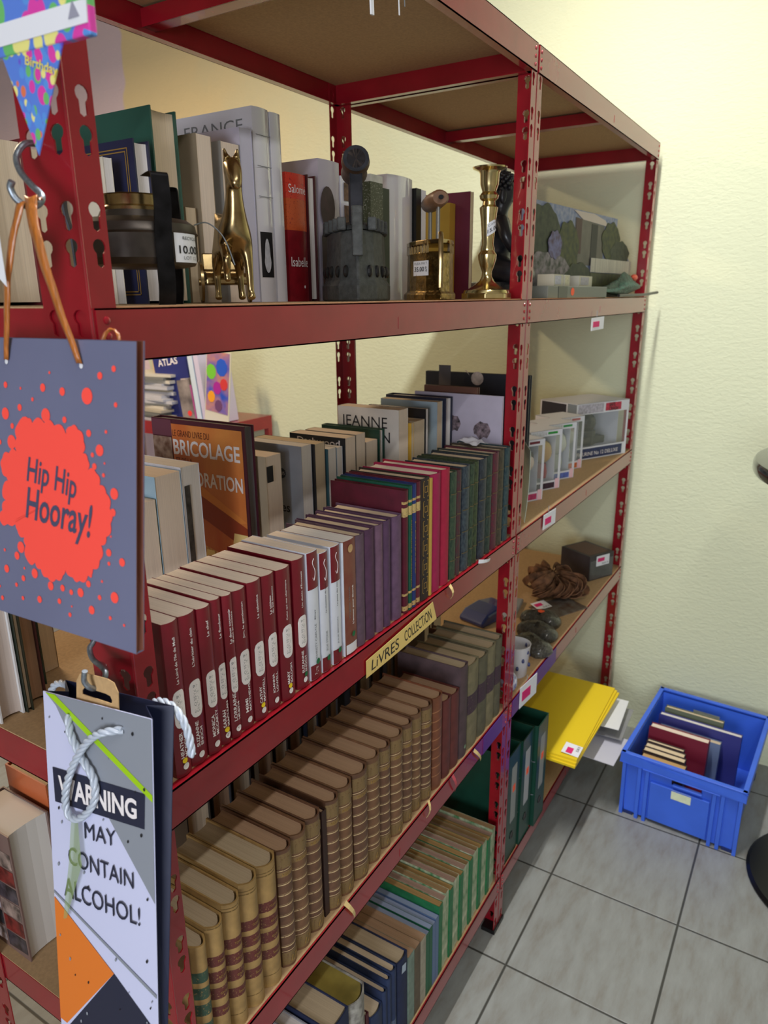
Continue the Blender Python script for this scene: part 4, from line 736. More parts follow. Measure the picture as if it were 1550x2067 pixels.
# ================================================================= second unit, lower shelves
def glassy(n, c, a): 
    M = mat(n, c, .08, alpha=a, spec=.6); return M
CLEAR = glassy('clear_plastic_window', (226, 236, 226), .07)
def winbox(label, p_right, w, h, d, cols, big=False, grp=None):
    """display box with a clear window, standing turned 27 degrees; p_right is its front right foot"""
    U = thing('display_box', label, 'box', (p_right[0], p_right[1], Z3), grp, R(-27))
    fr = mat('white_display_card', (214, 216, 224), .5); b = .016 if not big else .034; lo = .024 if not big else .040
    mb = MB()
    for x in (-w, -.0008): mb.box(x, x+.0008, d*.25, d, 0, h)
    mb.box(-w, 0, d-.0008, d, 0, h); mb.box(-w, 0, 0, d, 0, .0012); mb.box(-w, 0, 0, d, h-.0012, h)
    mb.box(-w, 0, 0, .001, h-b, h); mb.box(-w, 0, 0, .001, 0, lo); mb.box(-w, -w+.008, 0, .001, lo, h-b); mb.box(-.008, 0, 0, .001, lo, h-b)
    mb.build('carton', fr, U)
    MB().box(-w+.008, -.008, .0012, .0018, lo, h-b).build('window', CLEAR, U)
    for xx in (-w+.0002, -.0006): MB().box(xx, xx+.0004, 0, d*.25, .002, h-.002).build('side_window', CLEAR, U)
    mk = [mat('box_print', c, .5, ns=120, na=.2) for c in cols[:3]]
    MB().box(-w+.006, -w*.5, -.0006, 0, h-b+.003, h-.003).build('top_print', mk[0], U); MB().box(-w*.46, -w*.16, -.0006, 0, h-b+.005, h-.005).build('logo_block', mk[1], U)
    MB().box(-w+.005, -.02, -.0006, 0, .004, lo-.005).build('name_strip', mk[2], U)
    if big:
        text(mb := MB(), 'SAFE\nCRASH', lambda u, v: (-w*.40+w*.18*u, -.0009, h-b+.004+(b-.008)*v), .02); mb.build('lettering', INKK, U)
        text(mb := MB(), 'FIGURINE No 12 DELUXE', lambda u, v: (-w+.012+(w-.05)*u, -.0009, .012+.012*v), 0); mb.build('lettering', INKW, U)
        mb = MB(); 
        for k in range(16): mb.tube([(-w-.0008, d*.55+.02*math.cos(2*math.pi*k/16), h-.03+.014*math.sin(2*math.pi*k/16)), (-w-.0002, d*.55+.02*math.cos(2*math.pi*k/16), h-.03+.014*math.sin(2*math.pi*k/16))], .003, 6)
        MB().box(-w-.0008, -w, d*.28, d*.95, h-.05, h-.004).build('dark_side_print', mat('dark_side_print', (34, 32, 44), .4), U)
        F = mat('dark_toy_plastic', (50, 48, 44), .5, ns=40, na=.2)
        mb = MB(); mb.ball((-w*.60, d*.3, h*.60), (.032, .030, .036), 14); mb.prism([(.035*math.cos(t), .03*math.sin(t)) for t in [2*math.pi*k/12 for k in range(12)]], .036, .085, T=Matrix.Translation((-w*.60, d*.3, 0))); mb.box(-w+.03, -w*.34, d*.12, d*.5, .0412, .066); mb.build('figure', F, U, bevel=.004)
    else:
        H = mat('figure_head', cols[3], .5); Bm = mat('figure_body', cols[4], .5)
        fx, fy = -w*.36, .034; MB().ball((fx, fy, lo+.072), (.030, .026, .030), 16).build('figure_head', H, U, smooth=60)
        mb = MB(); mb.lathe([(.016, .003), (.018, .02), (.014, .042), (0, .046)], 14, c=(fx, fy, lo)); mb.build('figure_body', Bm, U, smooth=60)
        mb = MB(); mb.ball((fx, fy+.004, lo+.080), (.0325, .027, .026), 14); mb.build('figure_hair', mat('figure_hair', cols[5], .6), U, smooth=60)
        MB().box(-w*.16, -.004, -.0012, -.0007, .001, lo+.004).build('price_sticker', mat('sticker', (232, 190, 200), .5), U)
winbox('small clear fronted figure box, nearest the middle post, dark red top mark', (1.312, .048), .112, .158, .09, [(196, 190, 204), (110, 30, 48), (190, 60, 110), (214, 196, 186), (60, 60, 70), (50, 44, 48)], grp='small figure boxes')
winbox('small clear fronted figure box with a green top mark, second from the middle post', (1.447, .048), .112, .162, .09, [(206, 208, 216), (40, 150, 60), (60, 40, 60), (186, 150, 96), (150, 40, 60), (190, 160, 90)], grp='small figure boxes')
winbox('small clear fronted figure box with green mark and pale figure, third from the middle post', (1.579, .050), .112, .160, .09, [(206, 210, 214), (50, 150, 80), (90, 110, 190), (200, 204, 196), (180, 190, 180), (196, 200, 190)], grp='small figure boxes')
winbox('small white figure box tucked against the big display box', (1.708, .066), .112, .158, .09, [(222, 214, 214), (190, 110, 110), (214, 110, 60), (190, 190, 180), (170, 170, 160), (170, 150, 140)], grp='small figure boxes')
winbox('big display box with clear window and navy foot strip beside the far post', (1.985, .004), .235, .178, .16, [(180, 176, 190), (190, 30, 70), (40, 52, 96)], True)
U = thing('clear_package', 'bent greenish clear plastic sleeve leaning beside the middle post', 'package', (1.094, .012, Z3)); mb = MB(); v = []
for j in range(9):
    t = j/8; v += [(.0+.012*math.sin(2.6*t), -.004*t, .002+.168*t-.008*math.sin(3*t)), (.075+.012*math.sin(2.6*t), .040, .002+.172*t)]
mb.add(v, [(2*j, 2*j+1, 2*j+3, 2*j+2) for j in range(8)]); o = mb.build('sleeve', mat('pale_green_plastic', (196, 208, 190), .25, alpha=.92), U); q = o.modifiers.new('th', 'SOLIDIFY'); q.thickness = .001
U = thing('paper_note', 'crumpled white paper lying on the albums by the middle post', 'paper', (.955, .085, 1.2805), None, R(-30)); mb = MB(); v = []; random.seed(3)
for j in range(5):
    for i in range(6): v.append((-.02+.04*j/4, -.03+.06*i/5, .008*random.random()+.002))
mb.add(v, [(j*6+i, j*6+i+1, j*6+i+7, j*6+i+6) for j in range(4) for i in range(5)]); o = mb.build('sheet', WHITE, U); q = o.modifiers.new('th', 'SOLIDIFY'); q.thickness = .0006
# ---- shelf 2
U = thing('dark_box', 'black picture box with clear grey front and pink price label, third shelf', 'box', (1.957, .004, Z2), None, R(-27)); MB().box(-.115, 0, .0, .13, 0, .088).build('carton', mat('dark_carton', (36, 28, 34), .35, ns=12, c2=(60, 56, 60)), U, bevel=.001); MB().box(-.112, -.003, -.0008, 0, .004, .07).build('grey_front', mat('grey_front', (92, 92, 94), .3, ns=14, na=.3), U); MB().box(-.106, -.012, .01, .12, .0882, .0886).build('brown_lid', mat('brown_lid', (104, 76, 62), .5), U)
def pricetag(par, T, w=.055, h=.042):
    P3 = lambda x, z, l=0: tuple(T @ Vector((x*w, -.0006-l, z*h)))
    s = MB().quad(P3(0, 0), P3(1, 0), P3(1, 1), P3(0, 1)).build('price_label', WHITE, par)
    MB().quad(P3(.1, .42, .0004), P3(.62, .42, .0004), P3(.62, .78, .0004), P3(.1, .78, .0004)).build('pink_price', PINK, s); text(mb := MB(), 'EUR 8', lambda u, v: P3(.45+.45*u, .12+.16*v, .0004), 0); mb.build('print', INKK, s)
pricetag(U, Matrix.Translation((-.085, -.001, .048)), .062, .036)
U = thing('dried_plant', 'brown dried curled resurrection plant on the third shelf', 'plant', (1.70, .125, Z2)); random.seed(11); mb = MB()
for k in range(64):
    a = random.random()*6.28; r0 = random.uniform(.01, .03); hh = random.uniform(.03, .085); cu = random.uniform(.03, .075)
    q = spline([(r0*math.cos(a), r0*math.sin(a), .004), ((r0+cu)*math.cos(a), (r0+cu)*math.sin(a), hh*.45), ((r0+cu*.9)*math.cos(a+.3), (r0+cu*.9)*math.sin(a+.3), hh*.9), (cu*.35*math.cos(a+.5), cu*.35*math.sin(a+.5), hh)], 4)
    n = len(q); mb.tube(q, [.011*math.sin(math.pi*(i+.8)/(n+.6))+.0015 for i in range(n)], 6, flat=.25)
mb.build('fronds', mat('dry_fronds', (118, 80, 52), .8, ns=60, na=.3), U, smooth=50)
U = thing('picture_card', 'dark brown picture card lying flat with a pink price label', 'card', (1.60, .075, Z2), None, R(-27)); MB().box(-.075, .075, -.05, .05, 0, .003).build('card', mat('brown_card_print', (86, 60, 46), .35, ns=40, c2=(120, 118, 110)), U); pricetag(U, Matrix.Translation((-.07, .01, .0045)) @ Matrix.Rotation(R(-80), 4, 'X'), .055, .04)
GRV = mat('grey_gravel_bag', (78, 76, 66), .35, ns=160, c2=(40, 38, 34), bs=160, ba=1, bd=.006, coat=.6)
for i, (x, y) in enumerate([(1.300, .050), (1.388, .066), (1.470, .085)]):
    U = thing('gravel_bag', ['clear bag of grey gravel nearest the white cup', 'middle clear bag of grey gravel on the third shelf', 'clear bag of grey gravel with an orange dot, farthest from the cup'][i], 'bag', (x, y, Z2), 'bags of grey gravel', R(-20+10*i)); mb = MB(); n = 18; v = []; f = []
    for j in range(6):
        for k in range(n):
            a = 2*math.pi*k/n; r = [1, 1.08, 1.02, .85, .55, .2][j]; sq = 1/max(abs(math.cos(a)), abs(math.sin(a)))**.6; v.append((.034*r*sq*math.cos(a)*(1+.06*math.sin(5*a+i)), .056*r*sq*math.sin(a), [0, .008, .020, .030, .035, .036][j]*(1+.12*math.sin(3*a+i))))
    for j in range(5): f += [(j*n+k, j*n+(k+1) % n, (j+1)*n+(k+1) % n, (j+1)*n+k) for k in range(n)]
    f += [tuple(range(n))[::-1], tuple(range(5*n, 6*n))]; mb.add(v, f).build('bag', GRV, U, smooth=60)
    if i == 2: MB().lathe([(0, .0385), (.010, .0380), (.010, .039), (0, .0395)], 12).build('orange_dot', ORANGE_DOT, U)
U = thing('paper_cup', 'white cup with small dark blue print behind the middle post', 'cup', (1.158, .042, Z2)); MB().lathe([(0, 0), (.029, 0), (.030, .002), (.037, .082), (.038, .084), (.036, .0845), (.0345, .08), (.028, .004), (0, .004)], 28).build('cup', mat('white_ceramic', (206, 204, 206), .3), U, smooth=40)
for k in range(7): a = R(-150+24*k); MB().ball((.0345*math.cos(a), .0345*math.sin(a), .030+.02*(k % 3)), (.004, .004, .006), 8).build('blue_print', mat('cobalt_print', (52, 58, 104), .4), U)
U = thing('patterned_ball', 'white ball with blue and yellow floral print hanging over the shelf edge', 'ornament', (1.062, .024, Z2)); MB().ball((0, 0, .028), (.028, .024, .028), 20).build('ball', mat('floral_ceramic', (214, 214, 224), .3, ns=110, c2=(44, 62, 140)), U, smooth=60)
U = thing('blue_pouch', 'glossy dark blue folded pouch deep on the third shelf', 'pouch', (1.44, .235, Z2), None, R(-15)); MB().prism([(-.085, 0), (.085, 0), (.09, .012), (.06, .030), (.0, .040), (-.06, .034), (-.088, .014)], -.045, .045, 'y').build('pouch', mat('blue_foil', (34, 54, 118), .25, coat=.6), U, bevel=.008); MB().box(-.02, .07, -.047, -.0452, .006, .022).build('white_print', WHITE, U)
U = thing('grey_packet', 'flat silvery packet lying beside the blue pouch', 'packet', (1.52, .20, Z2), None, R(10)); MB().box(-.06, .06, -.03, .03, 0, .014).build('packet', mat('silver_foil', (150, 154, 160), .3, .3), U, bevel=.004)
for i, (a, b_, zt, c) in enumerate([(1.06, 1.085, .815, (96, 90, 84)), (1.09, 1.10, .80, (60, 56, 56)), (1.11, 1.15, .82, (130, 124, 116))]): fbook(['grey book standing deep behind the cup on the third shelf', 'thin dark book behind the cup, between two paler ones', 'pale book standing deep behind the cup, farthest right'][i], a, b_, zt, .14, c, PAGEY, y=.25, z0=Z2)
# ---- bottom shelf: lever arch files, yellow boards, papers
FG = mat('dark_green_file_board', (18, 62, 48), .4, ns=30, na=.08); FGI = mat('file_inner_green', (10, 34, 28), .6); LAB = mat('grey_spine_label', (146, 150, 148), .6)
for i, (xa, zt, yy) in enumerate([(1.050, .485, .004), (1.135, .483, .000), (1.222, .480, -.010)]):
    w = .078; U = thing('lever_arch_file', ['dark green lever arch file nearest the middle post', 'dark green lever arch file with wide pale label, middle of three', 'dark green lever arch file beside the yellow boards'][i], 'file', (xa, yy, Z1), 'dark green lever arch files'); h = zt-Z1; d = .285
    mb = MB(); mb.box(0, .0022, 0, d, 0, h); mb.box(w-.0022, w, 0, d, 0, h); mb.box(0, w, 0, .0022, 0, h); mb.build('cover', FG, U, bevel=.0008)
    MB().box(.004, w-.004, .06, d-.02, .02, h-.05).build('inner_papers', FGI, U)
    MB().box(w*.30, w*.72, -.0006, 0, h*.34, h*.86).build('spine_label', LAB if i != 1 else mat('pale_spine_label', (170, 172, 176), .6), U)
    MB().lathe([(0, 0), (.011, 0), (.011, .0012), (.0085, .0012), (.0080, .0004), (0, .0004)], 20, T=Matrix.Translation((w/2, 0, h*.20)) @ Matrix.Rotation(R(90), 4, 'X')).build('finger_ring', BLACK, U)
    MB().box(w*.42, w*.62, -.0012, -.0006, h*.62, h*.68).build('orange_dot', ORANGE_DOT, U)
    mb = MB(); mb.tube(spline([(-.0006, .02, h*.66), (-.004, .012, h*.655), (-.004, .004, h*.66)], 4), .0012, 6); mb.tube(spline([(-.0006, .02, h*.33), (-.004, .012, h*.325), (-.004, .004, h*.33)], 4), .0012, 6); mb.build('rivet_loop', STEEL, U)
YB = mat('yellow_board', (226, 196, 30), .5)
U = thing('carton_stack', 'plain low cardboard cartons carrying the yellow boards', 'box', (1.62, .20, Z1)); MB().box(-.24, .22, -.14, .22, 0, .122).build('carton', mat('brown_carton', (120, 98, 74), .8), U, bevel=.002)
for i in range(3):
    U = tag(MB().box(-.235+.004*i, .232-.003*i, -.165+.004*i, .185, .0, .0065).build('yellow_board', YB, None, loc=(1.60, .085, Z1+.1230+.0068*i), rot=(0, 0, R(1.0*(i-1)))), ['large yellow board at the bottom of the stack of three', 'large yellow board in the middle of the stack of three', 'large yellow board on top of the stack of three'][i], 'board', 'stacked yellow boards')
    if i == 2: pricetag(U, Matrix.Translation((-.215, -.157, .007)) @ Matrix.Rotation(R(-86), 4, 'X'), .055, .05)
def sheet(name, label, pts, m, cat='paper'):
    return tag(MB().prism([(a, b) for a, b in pts], 0, .0012).build(name, m), label, cat)
o = sheet('white_paper', 'white paper with a rounded cut sticking out beside the yellow boards', [(0, 0), (.19, 0), (.19, .09), (.14, .075), (.06, .085), (0, .14)], mat('white_paper', (220, 222, 224), .6)); o.location = (1.665, -.125, Z1+.092); o.rotation_euler = (0, R(0), R(4))
o = sheet('clear_sleeve', 'grey translucent sleeve under the white paper, overhanging the floor', [(0, 0), (.20, 0), (.20, .15), (0, .15)], mat('grey_plastic_sleeve', (150, 150, 152), .2, alpha=.7)); o.location = (1.67, -.135, Z1+.055); o.rotation_euler = (0, 0, R(2))
o = sheet('envelope', 'lowest white plastic envelope overhanging the bottom shelf', [(0, 0), (.16, 0), (.16, .16), (0, .16)], mat('white_plastic', (196, 196, 208), .25)); o.location = (1.555, -.142, Z1+.035); o.rotation_euler = (0, 0, R(-2))
# ---- paper signs and tags on the rails
YN = mat('pale_yellow_note', (232, 202, 122), .75)
C4 = [(.402, 1.056), (.615, 1.071), (.630, 1.033), (.402, 1.027)]
def sg(u, v, l=0):
    a = Vector(C4[3])*(1-u)+Vector(C4[2])*u; b = Vector(C4[0])*(1-u)+Vector(C4[1])*u; p = a*(1-v)+b*v; return (p.x, -.0042-.0012*math.sin(3.14*u)-l, p.y)
mb = MB(); n = 12; mb.add([sg(i/n, j) for j in (0, 1) for i in range(n+1)], [(i, i+1, n+2+i, n+1+i) for i in range(n)])
U = tag(mb.build('shelf_sign', YN), 'yellow paper strip hand lettered in black on the middle red rail', 'sign'); q = U.modifiers.new('th', 'SOLIDIFY'); q.thickness = .0003; q.offset = -1
text(mb := MB(), 'LiVRES', lambda u, v: sg(.06+.37*u, .20+.58*v, .0004), .0, .15); mb.build('lettering', INKK, U); text(mb := MB(), 'COLLECTiON', lambda u, v: sg(.51+.43*u, .24+.56*v, .0004), .0, .15); mb.build('lettering', INKK, U)
TP = mat('masking_tape', (216, 190, 130), .7)
for i, (xa, za, xb, zb, m_, lb) in enumerate([(.33, .668, .356, .618, TP, 'yellow tape end dangling on the second rail, nearest the front'), (.607, .668, .600, .634, TP, 'short yellow tape scrap at the middle of the second rail'), (.812, .654, .850, .606, TP, 'yellow tape end on the second rail near the olive books'), (.709, .658, .722, .612, mat('red_thread_tape', (176, 70, 80), .6), 'red thread end on the second rail under the dull red books'), (.680, 1.079, .686, 1.050, TP, 'tiny yellow tape mark right of the paper sign'), (.805, 1.083, .862, 1.070, WHITE, 'white paper scrap on the upper rail beneath the marbled books')]):
    d = Vector((xb-xa, zb-za)); nrm = Vector((-d.y, d.x)).normalized()*.004; mb = MB(); v = []
    for k in range(5):
        t = k/4; p = Vector((xa, za))+d*t; yy = -.0042-.006*math.sin(3.14*t); s_ = 1-.5*t; v += [(p.x+nrm.x*s_, yy, p.y+nrm.y*s_), (p.x-nrm.x*s_, yy, p.y-nrm.y*s_)]
    o = tag(mb.add(v, [(2*k, 2*k+1, 2*k+3, 2*k+2) for k in range(4)]).build('tape_scrap', m_), lb, 'scrap'); q = o.modifiers.new('th', 'SOLIDIFY'); q.thickness = .0003
for i, (x, z, w, h, lb) in enumerate([(1.457, 1.490, .075, .034, 'white price tag with pink mark on the far top rail'), (1.175, 1.042, .062, .040, 'white price tag with pink mark on the far second rail'), (1.075, .612, .085, .062, 'large white price tag hung by the floral ball on the far third rail')]):
    U = thing('price_tag', lb, 'tag', (x, -.0045, z), 'white price tags on rails', R(-8)); MB().prism([(0, 0), (w, .1*h), (w, h), (0, h*.92)], -.0008, 0, 'y').build('card', WHITE, U); MB().prism([(.12*w, .25*h), (.62*w, .28*h), (.62*w, .68*h), (.12*w, .66*h)], -.0013, -.0009, 'y').build('pink_price', PINK, U); MB().tube([(w*.4, -.0005, h), (w*.42, .0005, h+.015)], .0008, 6).build('string', INKG, U)
for i, (xa, za, lg, tw, lb) in enumerate([(.440, 1.9003, .070, .0045, 'flat whitish strip end hanging under the top red rail, leftmost'), (.5047, 1.9175, .050, .0016, 'thin white cord end hanging under the top red rail, middle'), (.5185, 1.9306, .037, .0012, 'short faint cord end hanging under the top red rail, rightmost')]):
    tag(MB().tube([(xa-.006, -.004, za+lg), (xa-.003, -.0045, za+lg*.5), (xa, -.004, za)], tw, 8, flat=.35, upv=(0, 1, 0)).build('hanging_strip', WHITE if i < 2 else INKG), lb, 'strip')
VIOLET = mat('violet_finish', (98, 44, 130), .35)  # flat violet strips laid over the front of the second rail
for a, b_, lb in ((.865, .972, 'violet strip on the rail end left of the middle posts'), (1.034, 1.352, 'violet strip along the rail right of the middle posts')): tag(MB().box(a, b_, -.0030, -.0020, Z2-.046, Z2-.003).build('violet_strip', VIOLET), lb, 'tape')
# ================================================================= gift bags, hooks and party pack hung on the near post
def panel(C):                                        # bilinear front of a bag: corners TL, TR, BR, BL
    C = [Vector(c) for c in C]; nrm = (C[1]-C[0]).cross(C[3]-C[0]).normalized()
    if nrm.x > 0: nrm = -nrm
    def f(u, v, l=0): return ((C[0]*(1-u)+C[1]*u)*(1-v)+(C[3]*(1-u)+C[2]*u)*v)+nrm*l
    return f
def bag(label, C, dt, db, mo, mi, ms, name='gift_bag'):
    f = panel(C); U = thing(name, label, 'bag', f(.5, 1)); o = Vector(U.location)
    L = lambda p: tuple(Vector(p)-o)
    B = [Vector(C[0])+Vector((dt, 0, .0)), Vector(C[1])+Vector((dt, 0, .0)), Vector(C[2])+Vector((db, 0, .0)), Vector(C[3])+Vector((db, 0, .0))]; g = lambda u, v: (B[0]*(1-u)+B[1]*u)*(1-v)+(B[3]*(1-u)+B[2]*u)*v
    def sheet_(nm, m, q, th=.0008):
        ob = MB().quad(*[L(p) for p in q]).build(nm, m, U); k = ob.modifiers.new('th', 'SOLIDIFY'); k.thickness = th; k.offset = 0; return ob
    sheet_('front_panel', mo, [f(0, 0), f(1, 0), f(1, 1), f(0, 1)]); sheet_('back_panel', mi, [g(0, 0), g(1, 0), g(1, 1), g(0, 1)]); sheet_('bottom', mo, [f(0, 1), f(1, 1), g(1, 1), g(0, 1)])
    for u, s in ((0, 1), (1, -1)):
        ob = MB(); n = 6; pts = []
        for k in range(n+1):
            v = k/n; a, b = f(u, v), g(u, v); m_ = (a+b)/2+Vector((0, -s*.022*(1-v*.9), 0))*1; pts += [L(a), L(m_), L(b)]
        ob.add(pts, [(3*k, 3*k+1, 3*k+4, 3*k+3) for k in range(n)]+[(3*k+1, 3*k+2, 3*k+5, 3*k+4) for k in range(n)]); oo = ob.build('side_gusset', ms, U); k = oo.modifiers.new('th', 'SOLIDIFY'); k.thickness = .0006; k.offset = 0
    return U, f, g, L
NB = mat('slate_navy_card', (108, 112, 140), .42, ns=6, na=.05); KIN = mat('brown_bag_lining', (112, 62, 42), .7); COR = mat('coral_neon_print', (255, 82, 70), .5)
C = [(-.050, .102, 1.547), (-.050, -.113, 1.548), (-.081, -.113, 1.318), (-.081, .102, 1.312)]
U, f, g, L = bag('navy gift bag with a coral paint splash and handwritten cheer', C, .007, .007, NB, NB, KIN)
DOTS = [(.539, .109, .005), (.891, .085, .01), (.819, .109, .012), (.264, .16, .011), (.36, .168, .005), (.497, .16, .014), (.611, .168, .014), (.749, .176, .027), (.433, .202, .007), (.351, .234, .012), (.257, .26, .021), (.9, .196, .008), (.511, .252, .024), (.409, .284, .017), (.621, .26, .011), (.299, .301, .01), (.756, .295, .012), (.635, .296, .006), (.849, .284, .006), (.814, .346, .019), (.775, .364, .008), (.785, .401, .011), (.84, .386, .004), (.834, .425, .007), (.292, .358, .025), (.214, .364, .009), (.89, .48, .019), (.883, .542, .013), (.859, .679, .013), (.93, .701, .014), (.86, .716, .007), (.889, .827, .019), (.807, .841, .009), (.761, .893, .015), (.865, .902, .007), (.94, .913, .005), (.744, .804, .012), (.757, .772, .008), (.698, .842, .016), (.643, .85, .01), (.591, .844, .012), (.645, .901, .004), (.633, .933, .008), (.57, .895, .01), (.518, .848, .016), (.445, .91, .013), (.335, .924, .008), (.418, .818, .018), (.342, .848, .011), (.351, .809, .005), (.294, .88, .008), (.23, .829, .015), (.221, .759, .006), (.193, .947, .009), (.821, .783, .005), (.871, .623, .004), (.304, .769, .015), (.178, .904, .005), (.332, .734, .021), (.12, .2, .012), (.09, .42, .02), (.14, .55, .015), (.10, .7, .012), (.06, .85, .015), (.13, .33, .018)]
mb = MB(); asp = .215/.232
for u, v, r in DOTS: mb.quad(*[L(f(u+r/asp*math.cos(t), v+r*math.sin(t), .0009)) for t in [2*math.pi*k/20 for k in range(20)]])
mb.build('coral_drops', COR, U)
BL = [(.334, .294), (.43, .282), (.502, .278), (.562, .283), (.63, .309), (.659, .279), (.697, .287), (.729, .324), (.723, .363), (.751, .382), (.75, .416), (.796, .422), (.814, .459), (.849, .483), (.867, .531), (.871, .58), (.848, .628), (.82, .66), (.81, .713), (.772, .748), (.743, .776), (.694, .801), (.655, .796), (.606, .756), (.595, .799), (.553, .818), (.501, .82), (.459, .796), (.423, .777), (.374, .778), (.365, .723), (.356, .694), (.313, .675), (.31, .632), (.246, .658), (.195, .652), (.215, .612), (.24, .572), (.219, .538), (.284, .501), (.251, .486), (.219, .458), (.227, .421), (.273, .399), (.323, .389), (.326, .342)]
n = len(BL); bl = []
for i in range(n):                                     # rounded lobes between the notches of the splash
    a, b = Vector(BL[i]), Vector(BL[(i+1) % n]); d = b-a; out = Vector((d.y, -d.x))
    for k in range(5): t = k/5; bl.append(a+d*t+out*(.26*math.sin(math.pi*t)))
cen = (.545, .54); mb = MB(); mb.add([L(f(cen[0], cen[1], .0010))]+[L(f(p[0], p[1], .0010)) for p in bl], [(0, i+1, (i+1) % len(bl)+1) for i in range(len(bl))]); mb.build('coral_splash', COR, U)
INKN = mat('navy_script_print', (72, 74, 100), .5)
def line(s, u0, u1, vb0, vb1, h, bold=.012, sh=.25, m=INKN, ff=f, l=.0014, par=None):
    text(mb := MB(), s, lambda x, y: L(ff(u0+(u1-u0)*x, vb0+(vb1-vb0)*x-h*y, l)), bold, sh); return mb.build('lettering', m, par or U)
line('Hip', .385, .525, .515, .525, .115); line('Hip', .555, .685, .530, .550, .115); line('Hooray!', .372, .775, .655, .680, .150, .015)
for u, v in ((.276, .080), (.720, .081)):
    MB().quad(*[L(f(u+.010*math.cos(t), v+.009*math.sin(t), .001)) for t in [2*math.pi*k/14 for k in range(14)]]).build('eyelet', WHITE, U)
RIB = mat('bronze_satin_ribbon', (176, 104, 40), .35, ns=3, na=.2, st=(200, 200, 8), bs=1, ba=.5, bd=.002, coat=.3)
def ribbon(q, w0, w1, name, m, par, o=None, wd=(0, 1, 0)):
    q = spline(q, 7); mb = MB(); n = len(q); v = []
    for i, p in enumerate(q):
        w = w0+(w1-w0)*i/(n-1); c = .25*w*math.sin(i*1.3); v += [L(p+Vector((0, w, c))), L(p+Vector((-.0012, 0, 0))), L(p-Vector((0, w, -c)))]
    mb.add(v, [(3*i+k, 3*i+k+1, 3*i+k+4, 3*i+k+3) for i in range(n-1) for k in (0, 1)]); ob = mb.build(name, m, par, smooth=60); k = ob.modifiers.new('th', 'SOLIDIFY'); k.thickness = .0007; return ob
ribbon([(-.040, -.006, 1.648), (-.047, -.010, 1.648), (-.054, -.020, 1.625), (-.055, -.034, 1.580), tuple(f(.715, .072, .002))], .0085, .0035, 'ribbon_handle', RIB, U)
ribbon([(-.041, .000, 1.647), (-.048, .004, 1.643), (-.054, .020, 1.600), (-.055, .030, 1.565), tuple(f(.280, .072, .002))], .0055, .0032, 'ribbon_handle', RIB, U)
ribbon([tuple(g(.86, .06)+Vector((.004, 0, 0))), tuple(g(.83, -.02)+Vector((.006, 0, 0))), tuple(g(.78, -.025)+Vector((.006, 0, 0))), tuple(g(.74, .05)+Vector((.004, 0, 0)))], .002, .002, 'rear_ribbon_handle', RIB, U)
tg = MB(); tg.add([L((-.060, .060-.045*i/6, 1.592+.040*j+.010*math.sin(3.1*i/6)-.006*i/6)) for j in (0, 1) for i in range(7)], [(i, i+1, 8+i, 7+i) for i in range(6)]); o = tg.build('curled_tag', WHITE, U); k = o.modifiers.new('th', 'SOLIDIFY'); k.thickness = .0005
# S hooks
def hook(label, P, r=.0026):
    return tag(MB().tube(spline(P, 8), r, 10).build('s_hook', STEEL, smooth=60), label, 'hook')
hook('upper grey S hook carrying the navy gift bag ribbons', [(.004, .0475, 1.699), (-.01, .041, 1.6963), (-.018, .0393, 1.6902), (-.023, .0367, 1.6825), (-.027, .0273, 1.672), (-.031, .0104, 1.6613), (-.034, -.0049, 1.6522), (-.038, -.0057, 1.6459), (-.042, .0016, 1.6442), (-.046, .009, 1.6495), (-.048, .0113, 1.6571), (-.048, .0082, 1.6616)])
hook('lower grey S hook holding the bottle bag by its card tag', [(.004, .0475, 1.275), (-.012, .0392, 1.2593), (-.018, .0382, 1.2543), (-.023, .0284, 1.2481), (-.027, .0111, 1.2469), (-.03, .0014, 1.2444), (-.034, .0002, 1.2385), (-.042, -.0005, 1.2355), (-.05, -.0015, 1.2398), (-.053, .0007, 1.2473), (-.053, -.0021, 1.2581)])
# bottle bag
LAV = mat('pale_lavender_card', (206, 210, 240), .4); GRY = mat('grey_print_panel', (140, 146, 156), .4); NVY = mat('ink_navy_print', (34, 38, 60), .45); LIM = mat('lime_print', (160, 206, 20), .45); ORG = mat('orange_print', (226, 122, 40), .45); NIN = mat('navy_bag_side', (20, 28, 58), .5)
C = [(-.050, .073, 1.214), (-.050, -.083, 1.234), (-.0967, -.0996, .9261), (-.1072, .0443, .838)]
U, f, g, L = bag('tall bottle gift bag printed with a warning about alcohol', C, .024, .010, LAV, NIN, NIN)
def fp2(pts, m, nm, l=.0008): return MB().quad(*[L(f(u, v, l)) for u, v in pts]).build(nm, m, U)
fp2([(.03, .001), (.995, .001), (.995, .55), (.55, .285), (.128, .03)], GRY, 'grey_panel'); fp2([(.03, .001), (.126, .001), (.995, .222), (.995, .243)], LIM, 'lime_stripe', .0011)
fp2([(.064, .199), (.933, .222), (.922, .327), (.074, .293)], NVY, 'warning_panel', .0012); fp2([(.006, .562), (.597, .776), (.074, .931), (.002, .915)], ORG, 'orange_panel', .001); fp2([(.597, .776), (.94, .935), (.94, .995), (.004, .995), (.04, .953)], NVY, 'navy_panel', .0009)
fp2([(.006, .543), (.995, .836), (.995, .848), (.006, .550)], GRY, 'grey_line', .0012)
def ln(s, u0, u1, v0, v1, h, m, bold=.02): line(s, u0, u1, v0, v1, h, bold, 0, m, f, .0017)
ln('WARNING', .123, .862, .277, .302, .060, INKW, .03); ln('MAY', .366, .663, .382, .392, .046, NVY, 0); ln('CONTAIN', .188, .816, .462, .511, .050, NVY, 0); ln('ALCOHOL!', .125, .866, .555, .622, .055, NVY, 0)
random.seed(5); mb = MB(); mb2 = MB()
